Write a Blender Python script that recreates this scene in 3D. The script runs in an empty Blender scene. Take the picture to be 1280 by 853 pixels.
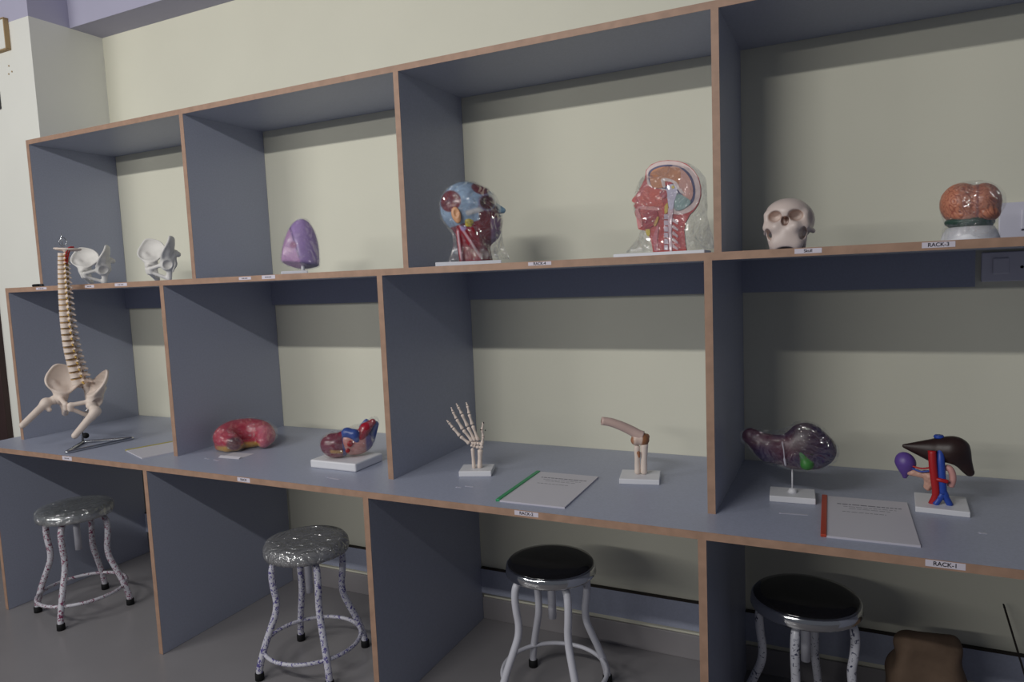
import bpy, bmesh, math, random
import numpy as np
from mathutils import Matrix, Vector

random.seed(7)
SC = bpy.context.scene
COL = SC.collection

# ------------------------------------------------------------------ camera
CAM_R = ((0.9008790, -0.4340595, -0.0030629), (0.4321539, 0.8962170, 0.1001907), (-0.0407437, -0.0915834, 0.9949635))
CAM_C = (3.45125, -2.46972, 1.42153)
cam_data = bpy.data.cameras.new('camera')
cam_data.sensor_width = 36.0
cam_data.lens = 872.64 / 1280.0 * 36.0
cam_data.clip_start = 0.05
cam = bpy.data.objects.new('camera', cam_data)
COL.objects.link(cam)
cam.matrix_world = Matrix((
    (CAM_R[0][0], CAM_R[0][2], -CAM_R[0][1], CAM_C[0]),
    (CAM_R[1][0], CAM_R[1][2], -CAM_R[1][1], CAM_C[1]),
    (CAM_R[2][0], CAM_R[2][2], -CAM_R[2][1], CAM_C[2]),
    (0, 0, 0, 1)))
SC.camera = cam

# ------------------------------------------------------------------ world, lamps, exposure
world = bpy.data.worlds.new('room_ambience')
SC.world = world
world.use_nodes = True
world.node_tree.nodes['Background'].inputs[0].default_value = (0.80, 0.86, 1.0, 1)
world.node_tree.nodes['Background'].inputs[1].default_value = 0.108


def tube_lamp(name, x, y, z, length, power, target, width=0.05, color=(1.0, 0.985, 0.955)):
    ld = bpy.data.lights.new(name, 'AREA')
    ld.shape = 'RECTANGLE'
    ld.size = length
    ld.size_y = width
    ld.energy = power
    ld.color = color
    o = bpy.data.objects.new(name, ld)
    COL.objects.link(o)
    o.location = (x, y, z)
    d = Vector(target) - Vector((x, y, z))
    d.x = 0
    o.rotation_euler = d.to_track_quat('-Z', 'Y').to_euler()
    return o


tube_lamp('ceiling_tube_near', -0.3, -3.08, 2.74, 1.25, 27, (0.1, 0, 1.0))
tube_lamp('ceiling_tube_middle', 2.1, -3.08, 2.74, 1.25, 33, (2.1, 0, 1.0))
tube_lamp('ceiling_tube_far_row', -0.8, -6.2, 2.53, 5.0, 85, (-0.8, 0, 1.5), width=0.08)

SC.view_settings.view_transform = 'Standard'
SC.view_settings.look = 'None'
SC.view_settings.gamma = 1.0
SC.view_settings.exposure = -0.08
SC.view_settings.use_curve_mapping = False
SC.cycles.use_denoising = True
SC.cycles.max_bounces = 8
SC.cycles.transparent_max_bounces = 16
SC.cycles.caustics_reflective = False
SC.cycles.caustics_refractive = False

# ------------------------------------------------------------------ helpers: colours and materials


def lin(c):
    """sRGB 0-255 to linear"""
    out = []
    for v in c[:3]:
        v = v / 255.0
        out.append(v / 12.92 if v <= 0.04045 else ((v + 0.055) / 1.055) ** 2.4)
    return tuple(out)


MATS = {}


def mat(name, color=(200, 200, 200), rough=0.5, spec=0.5, metal=0.0, vary=0.0, vscale=6.0, bump=0.0, bscale=40.0,
        attr=None, coat=0.0, color2=None, detail=6.0):
    if name in MATS:
        return MATS[name]
    m = bpy.data.materials.new(name)
    m.use_nodes = True
    nt = m.node_tree
    b = nt.nodes['Principled BSDF']
    c = lin(color)
    b.inputs['Base Color'].default_value = (*c, 1)
    b.inputs['Roughness'].default_value = rough
    b.inputs['Specular IOR Level'].default_value = spec
    b.inputs['Metallic'].default_value = metal
    b.inputs['Coat Weight'].default_value = coat
    b.inputs['Coat Roughness'].default_value = 0.12
    tc = nt.nodes.new('ShaderNodeTexCoord')
    if attr:
        a = nt.nodes.new('ShaderNodeAttribute')
        a.attribute_name = attr
        nt.links.new(a.outputs['Color'], b.inputs['Base Color'])
    elif vary > 0 or color2:
        n = nt.nodes.new('ShaderNodeTexNoise')
        n.inputs['Scale'].default_value = vscale
        n.inputs['Detail'].default_value = detail
        nt.links.new(tc.outputs['Object'], n.inputs['Vector'])
        r = nt.nodes.new('ShaderNodeValToRGB')
        r.color_ramp.elements[0].position = 0.32
        r.color_ramp.elements[1].position = 0.68
        if color2:
            lo, hi = c, lin(color2)
        else:
            lo = tuple(v * (1 - vary) for v in c)
            hi = tuple(min(1, v * (1 + vary)) for v in c)
        r.color_ramp.elements[0].color = (*lo, 1)
        r.color_ramp.elements[1].color = (*hi, 1)
        nt.links.new(n.outputs['Fac'], r.inputs['Fac'])
        nt.links.new(r.outputs['Color'], b.inputs['Base Color'])
    if bump > 0:
        n2 = nt.nodes.new('ShaderNodeTexNoise')
        n2.inputs['Scale'].default_value = bscale
        n2.inputs['Detail'].default_value = 4
        nt.links.new(tc.outputs['Object'], n2.inputs['Vector'])
        bp = nt.nodes.new('ShaderNodeBump')
        bp.inputs['Strength'].default_value = bump
        bp.inputs['Distance'].default_value = 0.004
        nt.links.new(n2.outputs['Fac'], bp.inputs['Height'])
        nt.links.new(bp.outputs['Normal'], b.inputs['Normal'])
    MATS[name] = m
    return m


def film(name, tint=(255, 255, 255), body=0.04, edge=0.35, rough=0.10, bump=0.6, bscale=28.0, haze=(225, 228, 232)):
    """clear crumpled wrapping film: see-through, with glossy creases"""
    if name in MATS:
        return MATS[name]
    m = bpy.data.materials.new(name)
    m.use_nodes = True
    nt = m.node_tree
    for n in list(nt.nodes):
        nt.nodes.remove(n)
    out = nt.nodes.new('ShaderNodeOutputMaterial')
    tr = nt.nodes.new('ShaderNodeBsdfTransparent')
    tr.inputs[0].default_value = (*lin(tint), 1)
    gl = nt.nodes.new('ShaderNodeBsdfGlossy')
    gl.inputs['Roughness'].default_value = rough
    gl.inputs['Color'].default_value = (1, 1, 1, 1)
    df = nt.nodes.new('ShaderNodeBsdfDiffuse')
    df.inputs['Color'].default_value = (*lin(haze), 1)
    tc = nt.nodes.new('ShaderNodeTexCoord')
    n1 = nt.nodes.new('ShaderNodeTexNoise')
    n1.inputs['Scale'].default_value = bscale
    n1.inputs['Detail'].default_value = 1.5
    n1.inputs['Distortion'].default_value = 1.2
    nt.links.new(tc.outputs['Object'], n1.inputs['Vector'])
    bp = nt.nodes.new('ShaderNodeBump')
    bp.inputs['Strength'].default_value = bump
    bp.inputs['Distance'].default_value = 0.05
    nt.links.new(n1.outputs['Fac'], bp.inputs['Height'])
    nt.links.new(bp.outputs['Normal'], gl.inputs['Normal'])
    lw = nt.nodes.new('ShaderNodeLayerWeight')
    lw.inputs['Blend'].default_value = 0.28
    nt.links.new(bp.outputs['Normal'], lw.inputs['Normal'])
    mx = nt.nodes.new('ShaderNodeMath')
    mx.operation = 'MULTIPLY_ADD'
    mx.inputs[1].default_value = edge
    mx.inputs[2].default_value = 0.11
    nt.links.new(lw.outputs['Facing'], mx.inputs[0])
    s1 = nt.nodes.new('ShaderNodeMixShader')
    s1.inputs[0].default_value = body
    nt.links.new(tr.outputs[0], s1.inputs[1])
    nt.links.new(df.outputs[0], s1.inputs[2])
    s2 = nt.nodes.new('ShaderNodeMixShader')
    nt.links.new(mx.outputs[0], s2.inputs[0])
    nt.links.new(s1.outputs[0], s2.inputs[1])
    nt.links.new(gl.outputs[0], s2.inputs[2])
    nt.links.new(s2.outputs[0], out.inputs['Surface'])
    MATS[name] = m
    return m


def patterned(name, base, spot, scale=55.0, thr=0.56):
    """white lacquered tube with a printed speckle"""
    m = mat(name, base, 0.3)
    nt = m.node_tree
    b = nt.nodes['Principled BSDF']
    tc = nt.nodes.new('ShaderNodeTexCoord')
    n = nt.nodes.new('ShaderNodeTexNoise')
    n.inputs['Scale'].default_value = scale
    n.inputs['Detail'].default_value = 2.5
    n.inputs['Distortion'].default_value = 2.0
    nt.links.new(tc.outputs['Object'], n.inputs['Vector'])
    r = nt.nodes.new('ShaderNodeValToRGB')
    r.color_ramp.elements[0].position = thr - 0.03
    r.color_ramp.elements[1].position = thr + 0.03
    r.color_ramp.elements[0].color = (*lin(base), 1)
    r.color_ramp.elements[1].color = (*lin(spot), 1)
    nt.links.new(n.outputs['Fac'], r.inputs['Fac'])
    nt.links.new(r.outputs['Color'], b.inputs['Base Color'])
    return m


# ------------------------------------------------------------------ helpers: objects


def tag(o, label=None, cat=None, group=None, kind=None):
    if label:
        o['label'] = label
    if cat:
        o['category'] = cat
    if group:
        o['group'] = group
    if kind:
        o['kind'] = kind
    return o


def thing(name, label, cat, loc=(0, 0, 0), rotz=0.0, group=None):
    o = bpy.data.objects.new(name, None)
    COL.objects.link(o)
    o.location = loc
    o.rotation_euler = (0, 0, math.radians(rotz))
    o.empty_display_size = 0.05
    return tag(o, label, cat, group)


def mesh_of(name, vf, smooth=False, colors=None):
    v, f = vf
    me = bpy.data.meshes.new(name)
    me.from_pydata([tuple(map(float, p)) for p in v], [], [tuple(map(int, q)) for q in f])
    if smooth:
        me.polygons.foreach_set('use_smooth', [True] * len(me.polygons))
    if colors is not None:
        a = me.color_attributes.new('Col', 'FLOAT_COLOR', 'POINT')
        arr = np.ones((len(me.vertices), 4), dtype=np.float32)
        arr[:, :3] = colors
        a.data.foreach_set('color', arr.ravel())
    me.update()
    return me


def put(name, vf, m, parent=None, smooth=False, loc=(0, 0, 0), rot=(0, 0, 0), colors=None, label=None, kind=None, scale=None):
    me = vf if isinstance(vf, bpy.types.Mesh) else mesh_of(name, vf, smooth, colors)
    if m is not None and len(me.materials) == 0:
        me.materials.append(m)
    o = bpy.data.objects.new(name, me)
    COL.objects.link(o)
    if parent is not None:
        o.parent = parent
    o.location = loc
    o.rotation_euler = rot
    if scale is not None:
        o.scale = scale if hasattr(scale, '__len__') else (scale,) * 3
    if label:
        o['label'] = label
    if kind:
        o['kind'] = kind
    return o


def box(x0, x1, y0, y1, z0, z1, bev=0.0, seg=2):
    bm = bmesh.new()
    bmesh.ops.create_cube(bm, size=1.0)
    for v in bm.verts:
        v.co = ((x0 + x1) / 2 + v.co.x * (x1 - x0), (y0 + y1) / 2 + v.co.y * (y1 - y0), (z0 + z1) / 2 + v.co.z * (z1 - z0))
    if bev > 0:
        bmesh.ops.bevel(bm, geom=list(bm.edges), offset=bev, segments=seg, affect='EDGES', profile=0.5)
    bm.verts.ensure_lookup_table()
    vf = ([tuple(v.co) for v in bm.verts], [[v.index for v in f.verts] for f in bm.faces])
    bm.verts.index_update()
    vf = ([tuple(v.co) for v in bm.verts], [[v.index for v in f.verts] for f in bm.faces])
    bm.free()
    return vf


def join(*parts):
    V, F = [], []
    for v, f in parts:
        n = len(V)
        V.extend([tuple(p) for p in v])
        F.extend([[i + n for i in q] for q in f])
    return V, F


def frame_from(d):
    d = Vector(d).normalized()
    up = Vector((0, 0, 1)) if abs(d.z) < 0.9 else Vector((1, 0, 0))
    a = d.cross(up).normalized()
    b = d.cross(a).normalized()
    return a, b


def spline(pts, n=8):
    """Catmull-Rom through the points (any dimension)"""
    P = [np.array(p, float) for p in pts]
    P = [2 * P[0] - P[1]] + P + [2 * P[-1] - P[-2]]
    out = []
    for i in range(1, len(P) - 2):
        for k in range(n):
            t = k / n
            a, b, c, d = P[i - 1], P[i], P[i + 1], P[i + 2]
            out.append(0.5 * ((2 * b) + (c - a) * t + (2 * a - 5 * b + 4 * c - d) * t * t + (3 * b - a - 3 * c + d) * t ** 3))
    out.append(P[-2])
    return out


def tube(pts, r, seg=12, closed=False, cap=True):
    """tube along points; r is one radius or one for each point"""
    n = len(pts)
    rr = [r] * n if not hasattr(r, '__len__') else list(r)
    P = [Vector(p) for p in pts]
    V, F = [], []
    a = None
    for i in range(n):
        if closed:
            d = P[(i + 1) % n] - P[i - 1]
        else:
            d = P[min(i + 1, n - 1)] - P[max(i - 1, 0)]
        d.normalize()
        if a is None:
            a, b = frame_from(d)
        else:
            a = (a - d * a.dot(d)).normalized()
            b = d.cross(a)
        for k in range(seg):
            t = 2 * math.pi * k / seg
            V.append(tuple(P[i] + a * (math.cos(t) * rr[i]) + b * (math.sin(t) * rr[i])))
    m = n if closed else n - 1
    for i in range(m):
        j = (i + 1) % n
        for k in range(seg):
            l = (k + 1) % seg
            F.append([i * seg + k, i * seg + l, j * seg + l, j * seg + k])
    if cap and not closed:
        F.append([k for k in range(seg)][::-1])
        F.append([(n - 1) * seg + k for k in range(seg)])
    return V, F


def ring(c, R, r, seg=48, s2=10, axis='z'):
    pts = []
    for k in range(seg):
        t = 2 * math.pi * k / seg
        u, w = math.cos(t) * R, math.sin(t) * R
        pts.append((c[0] + u, c[1] + w, c[2]) if axis == 'z' else (c[0] + u, c[1], c[2] + w))
    return tube(pts, r, s2, closed=True)


def lathe(profile, seg=32, a=(0, 0, 0)):
    """profile of (r, z) turned about z; closed at both ends"""
    V, F = [], []
    n = len(profile)
    for r, z in profile:
        for k in range(seg):
            t = 2 * math.pi * k / seg
            V.append((a[0] + r * math.cos(t), a[1] + r * math.sin(t), a[2] + z))
    for i in range(n - 1):
        for k in range(seg):
            l = (k + 1) % seg
            F.append([i * seg + k, i * seg + l, (i + 1) * seg + l, (i + 1) * seg + k])
    F.append(list(range(seg))[::-1])
    F.append([(n - 1) * seg + k for k in range(seg)])
    return V, F


def bone(a, b, r, knob=1.5, seg=10, r2=None):
    """a long bone from a to b: slim shaft with swollen ends"""
    a, b = Vector(a), Vector(b)
    r2 = r if r2 is None else r2
    prof = [(0.0, .35), (0.02, .8), (0.07, 1.0 * knob), (0.16, 1.0 * knob * .93), (0.3, 1.04), (0.5, .92), (0.7, 1.0), (0.84, knob * .9), (0.93, knob * .95), (0.98, .75), (1.0, .3)]
    pts = [tuple(a.lerp(b, t)) for t, _ in prof]
    rad = [(r + (r2 - r) * t) * k for t, k in prof]
    return tube(pts, rad, seg)


def prism(poly, y0, y1):
    """(x, z) outline given a thickness in y"""
    n = len(poly)
    V = [(x, y0, z) for x, z in poly] + [(x, y1, z) for x, z in poly]
    ar = sum(poly[i][0] * poly[(i + 1) % n][1] - poly[(i + 1) % n][0] * poly[i][1] for i in range(n))
    F = [list(range(n)), list(range(2 * n - 1, n - 1, -1))]
    F += [[i, n + i, n + (i + 1) % n, (i + 1) % n] for i in range(n)]
    if ar < 0:
        F = [q[::-1] for q in F]
    return V, F


# ------------------------------------------------------------------ helpers: rounded bodies from distance fields


class Field:
    def __init__(self, lo, hi, h):
        self.lo, self.h = np.array(lo, float), h
        n = [int(math.ceil((b - a) / h)) + 1 for a, b in zip(lo, hi)]
        ax = [lo[i] + h * np.arange(n[i]) for i in range(3)]
        self.X, self.Y, self.Z = np.meshgrid(*ax, indexing='ij')

    def _rot(self, c, rot):
        p = [self.X - c[0], self.Y - c[1], self.Z - c[2]]
        if rot is not None:
            M = Matrix.Rotation(math.radians(rot[2]), 3, 'Z') @ Matrix.Rotation(math.radians(rot[1]), 3, 'Y') @ Matrix.Rotation(math.radians(rot[0]), 3, 'X')
            M = np.array(M)
            p = [p[0] * M[0][i] + p[1] * M[1][i] + p[2] * M[2][i] for i in range(3)]
        return p

    def ell(self, c, r, rot=None):
        x, y, z = self._rot(c, rot)
        k0 = np.sqrt((x / r[0]) ** 2 + (y / r[1]) ** 2 + (z / r[2]) ** 2) + 1e-9
        k1 = np.sqrt((x / r[0] ** 2) ** 2 + (y / r[1] ** 2) ** 2 + (z / r[2] ** 2) ** 2) + 1e-9
        return k0 * (k0 - 1) / k1

    def cap(self, a, b, ra, rb=None, flat=1.0):
        rb = ra if rb is None else rb
        a, b = np.array(a, float), np.array(b, float)
        d = b - a
        px, py, pz = self.X - a[0], (self.Y - a[1]), self.Z - a[2]
        t = np.clip((px * d[0] + py * d[1] + pz * d[2]) / (d @ d), 0, 1)
        return np.sqrt((px - t * d[0]) ** 2 + ((py - t * d[1]) / flat) ** 2 + (pz - t * d[2]) ** 2) - (ra + (rb - ra) * t)

    def box(self, c, hs, rd=0.0, rot=None):
        x, y, z = self._rot(c, rot)
        q = [np.abs(x) - hs[0] + rd, np.abs(y) - hs[1] + rd, np.abs(z) - hs[2] + rd]
        return np.sqrt(sum(np.maximum(k, 0) ** 2 for k in q)) + np.minimum(np.maximum(np.maximum(q[0], q[1]), q[2]), 0) - rd

    def plane(self, p, n):
        n = np.array(n, float) / np.linalg.norm(n)
        return (self.X - p[0]) * n[0] + (self.Y - p[1]) * n[1] + (self.Z - p[2]) * n[2]

    def surf(self, f):
        return nets(f, self.lo, self.h)


def smin(*fs, k=0.01):
    r = fs[0]
    for g in fs[1:]:
        h = np.clip(0.5 + 0.5 * (g - r) / k, 0, 1)
        r = g + (r - g) * h - k * h * (1 - h)
    return r


def smax(a, b, k=0.005):
    return -smin(-a, -b, k=k)


CORN = [(i, j, k) for i in (0, 1) for j in (0, 1) for k in (0, 1)]
EDG = [(a, b) for a in range(8) for b in range(a + 1, 8) if sum(abs(CORN[a][q] - CORN[b][q]) for q in range(3)) == 1]


def nets(f, lo, h):
    """surface nets: a quad mesh of the zero level"""
    s = f < 0
    nx, ny, nz = f.shape
    cs = np.zeros((nx - 1, ny - 1, nz - 1), int)
    for i, j, k in CORN:
        cs += s[i:nx - 1 + i, j:ny - 1 + j, k:nz - 1 + k]
    idx = np.argwhere((cs > 0) & (cs < 8))
    vals = np.stack([f[idx[:, 0] + i, idx[:, 1] + j, idx[:, 2] + k] for i, j, k in CORN], 1)
    acc = np.zeros((len(idx), 3))
    cnt = np.zeros(len(idx))
    for a, b in EDG:
        fa, fb = vals[:, a], vals[:, b]
        hit = (fa < 0) != (fb < 0)
        t = np.where(hit, fa / np.where(hit, fa - fb, 1), 0)
        ca, cb = np.array(CORN[a], float), np.array(CORN[b], float)
        acc += np.where(hit[:, None], ca + t[:, None] * (cb - ca), 0)
        cnt += hit
    V = np.array(lo) + h * (idx + acc / cnt[:, None])
    vid = -np.ones((nx - 1, ny - 1, nz - 1), int)
    vid[idx[:, 0], idx[:, 1], idx[:, 2]] = np.arange(len(idx))
    F = []
    for ax in range(3):
        o1, o2 = [(1, 2), (2, 0), (0, 1)][ax]
        sl0 = [slice(None)] * 3
        sl1 = [slice(None)] * 3
        sl0[ax], sl1[ax] = slice(0, -1), slice(1, None)
        a, b = s[tuple(sl0)], s[tuple(sl1)]
        e = np.argwhere(a != b)
        lim = np.array([nx, ny, nz]) - 1
        ok = (e[:, o1] > 0) & (e[:, o2] > 0) & (e[:, o1] < lim[o1]) & (e[:, o2] < lim[o2])
        e = e[ok]
        if not len(e):
            continue
        flip = b[e[:, 0], e[:, 1], e[:, 2]]
        q = []
        for d1, d2 in ((-1, -1), (0, -1), (0, 0), (-1, 0)):
            c = e.copy()
            c[:, o1] += d1
            c[:, o2] += d2
            q.append(vid[c[:, 0], c[:, 1], c[:, 2]])
        q = np.stack(q, 1)
        q[flip] = q[flip][:, ::-1]
        F.append(q[(q >= 0).all(1)])
    return V, np.concatenate(F)


def relax(vf, n=1, w=0.5):
    V, F = vf
    V = np.array(V, float)
    F = np.array(F)
    E = np.concatenate([F[:, [i, (i + 1) % 4]] for i in range(4)])
    for _ in range(n):
        acc = np.zeros_like(V)
        cnt = np.zeros(len(V))
        for a, b in ((0, 1), (1, 0)):
            np.add.at(acc, E[:, a], V[E[:, b]])
            np.add.at(cnt, E[:, a], 1)
        V = V * (1 - w) + w * acc / np.maximum(cnt, 1)[:, None]
    return V, F


def wob(P, amp, fr, seed=0):
    """smooth pseudo-random value at points (N,3)"""
    rs = np.random.RandomState(seed)
    r = np.zeros(len(P))
    for _ in range(7):
        k = rs.normal(size=3)
        k *= fr * rs.uniform(0.6, 1.6) / np.linalg.norm(k)
        r += np.sin(P @ k + rs.uniform(0, 6.28))
    return amp * r / 3.0


def paint(P, base, *rules):
    """vertex colours: rules of (mask, colour)"""
    c = np.tile(np.array(lin(base)), (len(P), 1))
    for m, k in rules:
        m = np.asarray(m, float)[:, None]
        c = c * (1 - m) + m * np.array(lin(k))
    return c


def soft(d, w=0.002):
    """1 inside (d<0), 0 outside, with a short ramp"""
    return np.clip(0.5 - d / (2 * w), 0, 1)


def text_mesh(s, size, bold=0.0):
    cu = bpy.data.curves.new('lettering', 'FONT')
    cu.body = s
    cu.size = size
    cu.align_x = 'CENTER'
    cu.align_y = 'CENTER'
    cu.extrude = 0.00015
    cu.offset = bold
    o = bpy.data.objects.new('lettering_source', cu)
    COL.objects.link(o)
    bpy.context.view_layer.update()
    dg = bpy.context.evaluated_depsgraph_get()
    me = bpy.data.meshes.new_from_object(o.evaluated_get(dg))
    bpy.data.objects.remove(o)
    bpy.data.curves.remove(cu)
    return me


def copy_tree(o, parent=None):
    c = o.copy()
    COL.objects.link(c)
    c.parent = parent
    for ch in list(o.children):
        copy_tree(ch, c)
    return c

# ------------------------------------------------------------------ the room
T = 0.0209
X1, X2, X3, X4, X5 = 0.0, 1.0314, 2.0773, 3.1295, 4.18
XR = X5
D1, D2, D3 = 0.4312, 0.5876, 0.7289
ZC, ZM, ZT = 0.76, 1.4639, 2.1499
ZA = 1.3367
PX = -0.02       # side face of the column
PY = -0.363      # front face of the column
ZB = 2.733       # underside of the beams
ZK = 3.12        # ceiling

m_wall = mat('cream_wall_paint', (225, 223, 205), 0.75, 0.25, vary=0.03, vscale=1.5, bump=0.08, bscale=90)
m_col = mat('cream_column_paint', (230, 230, 222), 0.7, 0.25, vary=0.03, vscale=1.5, bump=0.08, bscale=90)
m_lilac = mat('pale_lilac_paint', (178, 176, 196), 0.7, 0.25, vary=0.03, vscale=2)
m_floor = mat('grey_floor_tile', (142, 139, 141), 0.28, 0.4, vary=0.05, vscale=2.5)
m_skirt = mat('grey_skirting_tile', (150, 146, 148), 0.4, 0.4, vary=0.04, vscale=3)
m_door = mat('dark_brown_door_wood', (54, 36, 34), 0.45, 0.4, vary=0.15, vscale=4)

struct = lambda o: tag(o, kind='structure')
struct(put('floor', box(-2.2, 5.4, -4.2, 0.15, -0.08, 0.0), m_floor))
struct(put('wall_back', box(PX, 5.4, 0.0, 0.15, 0.0, ZK), m_wall))
struct(put('wall_left', box(-0.50, PX, PY, 0.15, 0.0, ZB), m_col))
struct(put('trim_1', box(-2.2, PX, PY, 0.15, ZB, ZK), m_lilac))
struct(put('trim_2', box(PX, 5.4, -0.168, -0.0, ZB, ZK), m_lilac))
struct(put('ceiling', box(-2.2, 5.4, -1.1, 0.15, ZK, ZK + 0.08), m_lilac))
d = struct(put('door_1', box(-1.42, -0.56, PY - 0.015, PY + 0.03, 0.005, 2.10, 0.003), m_door))
for zz in ((0.15, 0.95), (1.10, 1.95)):
    put('door_panel', box(-1.30, -0.68, PY - 0.024, PY - 0.014, zz[0], zz[1], 0.006), m_door, d)
hd = put('door_handle', tube(spline([(-0.62, PY - 0.015, 1.02), (-0.62, PY - 0.06, 1.02), (-0.66, PY - 0.065, 1.02), (-0.74, PY - 0.065, 1.02)], 5), 0.009, 10),
         mat('steel', (190, 190, 190), 0.25, metal=1.0), d, smooth=True)
put('door_frame', join(box(-0.56, -0.50, PY - 0.03, PY + 0.06, 0.0, 2.17, 0.003), box(-1.48, -1.42, PY - 0.03, PY + 0.06, 0.0, 2.17, 0.003),
                       box(-1.42, -0.56, PY - 0.03, PY + 0.06, 2.105, 2.17, 0.003)), m_door, d)
struct(put('wall_far', box(-2.2, -0.50, PY + 0.031, 0.15, 0.0, ZB), m_col))
struct(put('baseboard_back', box(0.0, 5.4, -0.012, 0.0, 0.0, 0.092, 0.002), m_skirt))

# ------------------------------------------------------------------ shelving
m_lam = mat('blue_grey_laminate', (163, 168, 186), 0.38, 0.4, vary=0.05, vscale=160, detail=2)
m_edge = mat('brown_edge_band', (168, 136, 116), 0.5, 0.35, vary=0.10, vscale=30)


def board(name, x0, x1, y0, y1, z0, z1, parent, edge='front', label=None):
    e = 0.0012
    o = put(name, box(x0, x1, y0 + e, y1, z0, z1), m_lam, parent, label=label)
    if edge:
        put('edge_band', box(x0, x1, y0, y0 + e, z0, z1), m_edge, o)
    return o


rack = thing('display_rack', 'tall open blue-grey laminate display rack with brown edges standing on the worktop', 'shelf', (X1, 0, ZC))
wt = thing('worktop_counter', 'long blue-grey laminate worktop with brown front edge on upright panels', 'counter', (X1, 0, 0))


def rel(o, root):
    o.matrix_parent_inverse = Matrix.Translation(root.location).inverted()
    return o


G = 0.0015
rel(board('top_board', X1 - T, XR, -D1, -G, ZT - T, ZT, rack), rack)
rel(board('middle_shelf', X1 - T, XR, -D2, -G, ZM - T, ZM, rack), rack)
for i, x in enumerate((X1, X2, X3, X4, X5)):
    rel(board('end_panel' if i in (0, 4) else 'divider', x - T, x, -D1, -G, ZM, ZT - T, rack), rack)
    rel(board('end_panel' if i in (0, 4) else 'divider', x - T, x, -D2, -G, ZC, ZM - T, rack), rack)
for a, b in ((X1, X2), (X2, X3), (X3, X4), (X4, 3.787 + T)):
    rel(board('back_rail', a, b - T, -0.020, -G, ZA, ZM - T, rack, edge=None), rack)

rel(board('worktop', -0.105, XR, -D3, -G, ZC - T, ZC, wt), wt)
for i, x in enumerate((X1, X2, X3, X4, X5)):
    rel(board('support_panel', x - T, x, -D3, -0.014, 0.001, ZC - T, wt), wt)
for a, b in ((X1, X2), (X2, X3), (X3, X4), (X4, X5)):
    o = rel(board('back_rail', a, b - T, -0.022, -G, 0.116, 0.220, wt, edge=None), wt)
    put('raw_top_edge', box(a, b - T, -0.022, -G, 0.220, 0.2228), mat('dark_raw_edge', (48, 40, 36), 0.8), o)

# paper labels on the front edges
m_paper = mat('label_paper', (214, 208, 220), 0.6, 0.3)
m_ink = mat('black_ink', (40, 38, 46), 0.6, 0.2)


def shelf_label(root, x0, x1, yf, zc, h, txt, size, tilt=0.0, label=None):
    xc = (x0 + x1) / 2
    o = put('paper_label', box(-(x1 - x0) / 2, (x1 - x0) / 2, -0.0004, 0.0, -h / 2, h / 2), m_paper, root,
            loc=(xc - root.location.x, yf - root.location.y, zc - root.location.z), rot=(0, tilt, 0), label=label)
    if txt:
        put('lettering', text_mesh(txt, size, 0.0002), m_ink, o, loc=(0, -0.0006, 0), rot=(math.pi / 2, 0, 0))
    else:
        w = (x1 - x0) * 0.5
        put('lettering', join(*[box(-w / 2 + w * k / 4, -w / 2 + w * (k + .6) / 4, -0.0007, -0.0004, -0.0018, 0.0018) for k in range(4)]), m_ink, o)
    return o


ye = -D2 - 0.0001
shelf_label(rack, 0.212, 0.288, ye, 1.4545, 0.010, None, 0)
shelf_label(rack, 0.552, 0.612, ye, 1.4535, 0.011, None, 0)
shelf_label(rack, 0.745, 0.820, ye, 1.4545, 0.012, None, 0)
shelf_label(rack, 1.440, 1.500, ye, 1.4555, 0.010, None, 0)
shelf_label(rack, 1.553, 1.616, ye, 1.4560, 0.013, None, 0)
shelf_label(rack, 2.603, 2.676, ye, 1.4565, 0.010, 'RACK-4', 0.0115, label='white paper label reading RACK-4')
shelf_label(rack, 3.330, 3.392, ye, 1.4555, 0.012, 'Skull', 0.0105, label='white paper label reading Skull')
shelf_label(rack, 3.604, 3.670, ye, 1.4550, 0.013, 'RACK-3', 0.0125, label='white paper label reading RACK-3')
ye = -D3 - 0.0001
shelf_label(wt, 0.515, 0.578, ye, 0.7500, 0.016, None, 0)
shelf_label(wt, 1.510, 1.570, ye, 0.7500, 0.015, 'RACK', 0.0115, label='small white paper label reading RACK')
shelf_label(wt, 2.594, 2.668, ye, 0.7515, 0.013, 'RACK-2', 0.0125, label='white paper label reading RACK-2')
shelf_label(wt, 3.607, 3.683, ye, 0.7510, 0.015, 'RACK-1', 0.0135, label='white paper label reading RACK-1')

# ------------------------------------------------------------------ stools
m_white_leg = mat('white_lacquer', (205, 205, 214), 0.35, 0.5)
m_leg_red = patterned('white_lacquer_red_print', (205, 204, 212), (132, 60, 92), 60, 0.565)
m_leg_blue = patterned('white_lacquer_violet_print', (205, 204, 214), (90, 82, 146), 60, 0.555)
m_leg_ink = patterned('white_lacquer_blue_black_print', (205, 205, 214), (50, 54, 84), 50, 0.62)
m_chrome = mat('chrome', (210, 210, 212), 0.12, metal=1.0)
m_seat = mat('polished_black_seat', (22, 21, 23), 0.09, 0.6, coat=0.3)
m_cap = mat('black_rubber', (20, 20, 22), 0.7, 0.3)
m_cover = film('clouded_seat_film', body=0.30, edge=0.5, rough=0.12, bump=0.8, bscale=22, haze=(176, 180, 180))
m_cover2 = film('grey_seat_film', body=0.62, edge=0.5, rough=0.14, bump=0.9, bscale=24, haze=(150, 150, 152))


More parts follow.
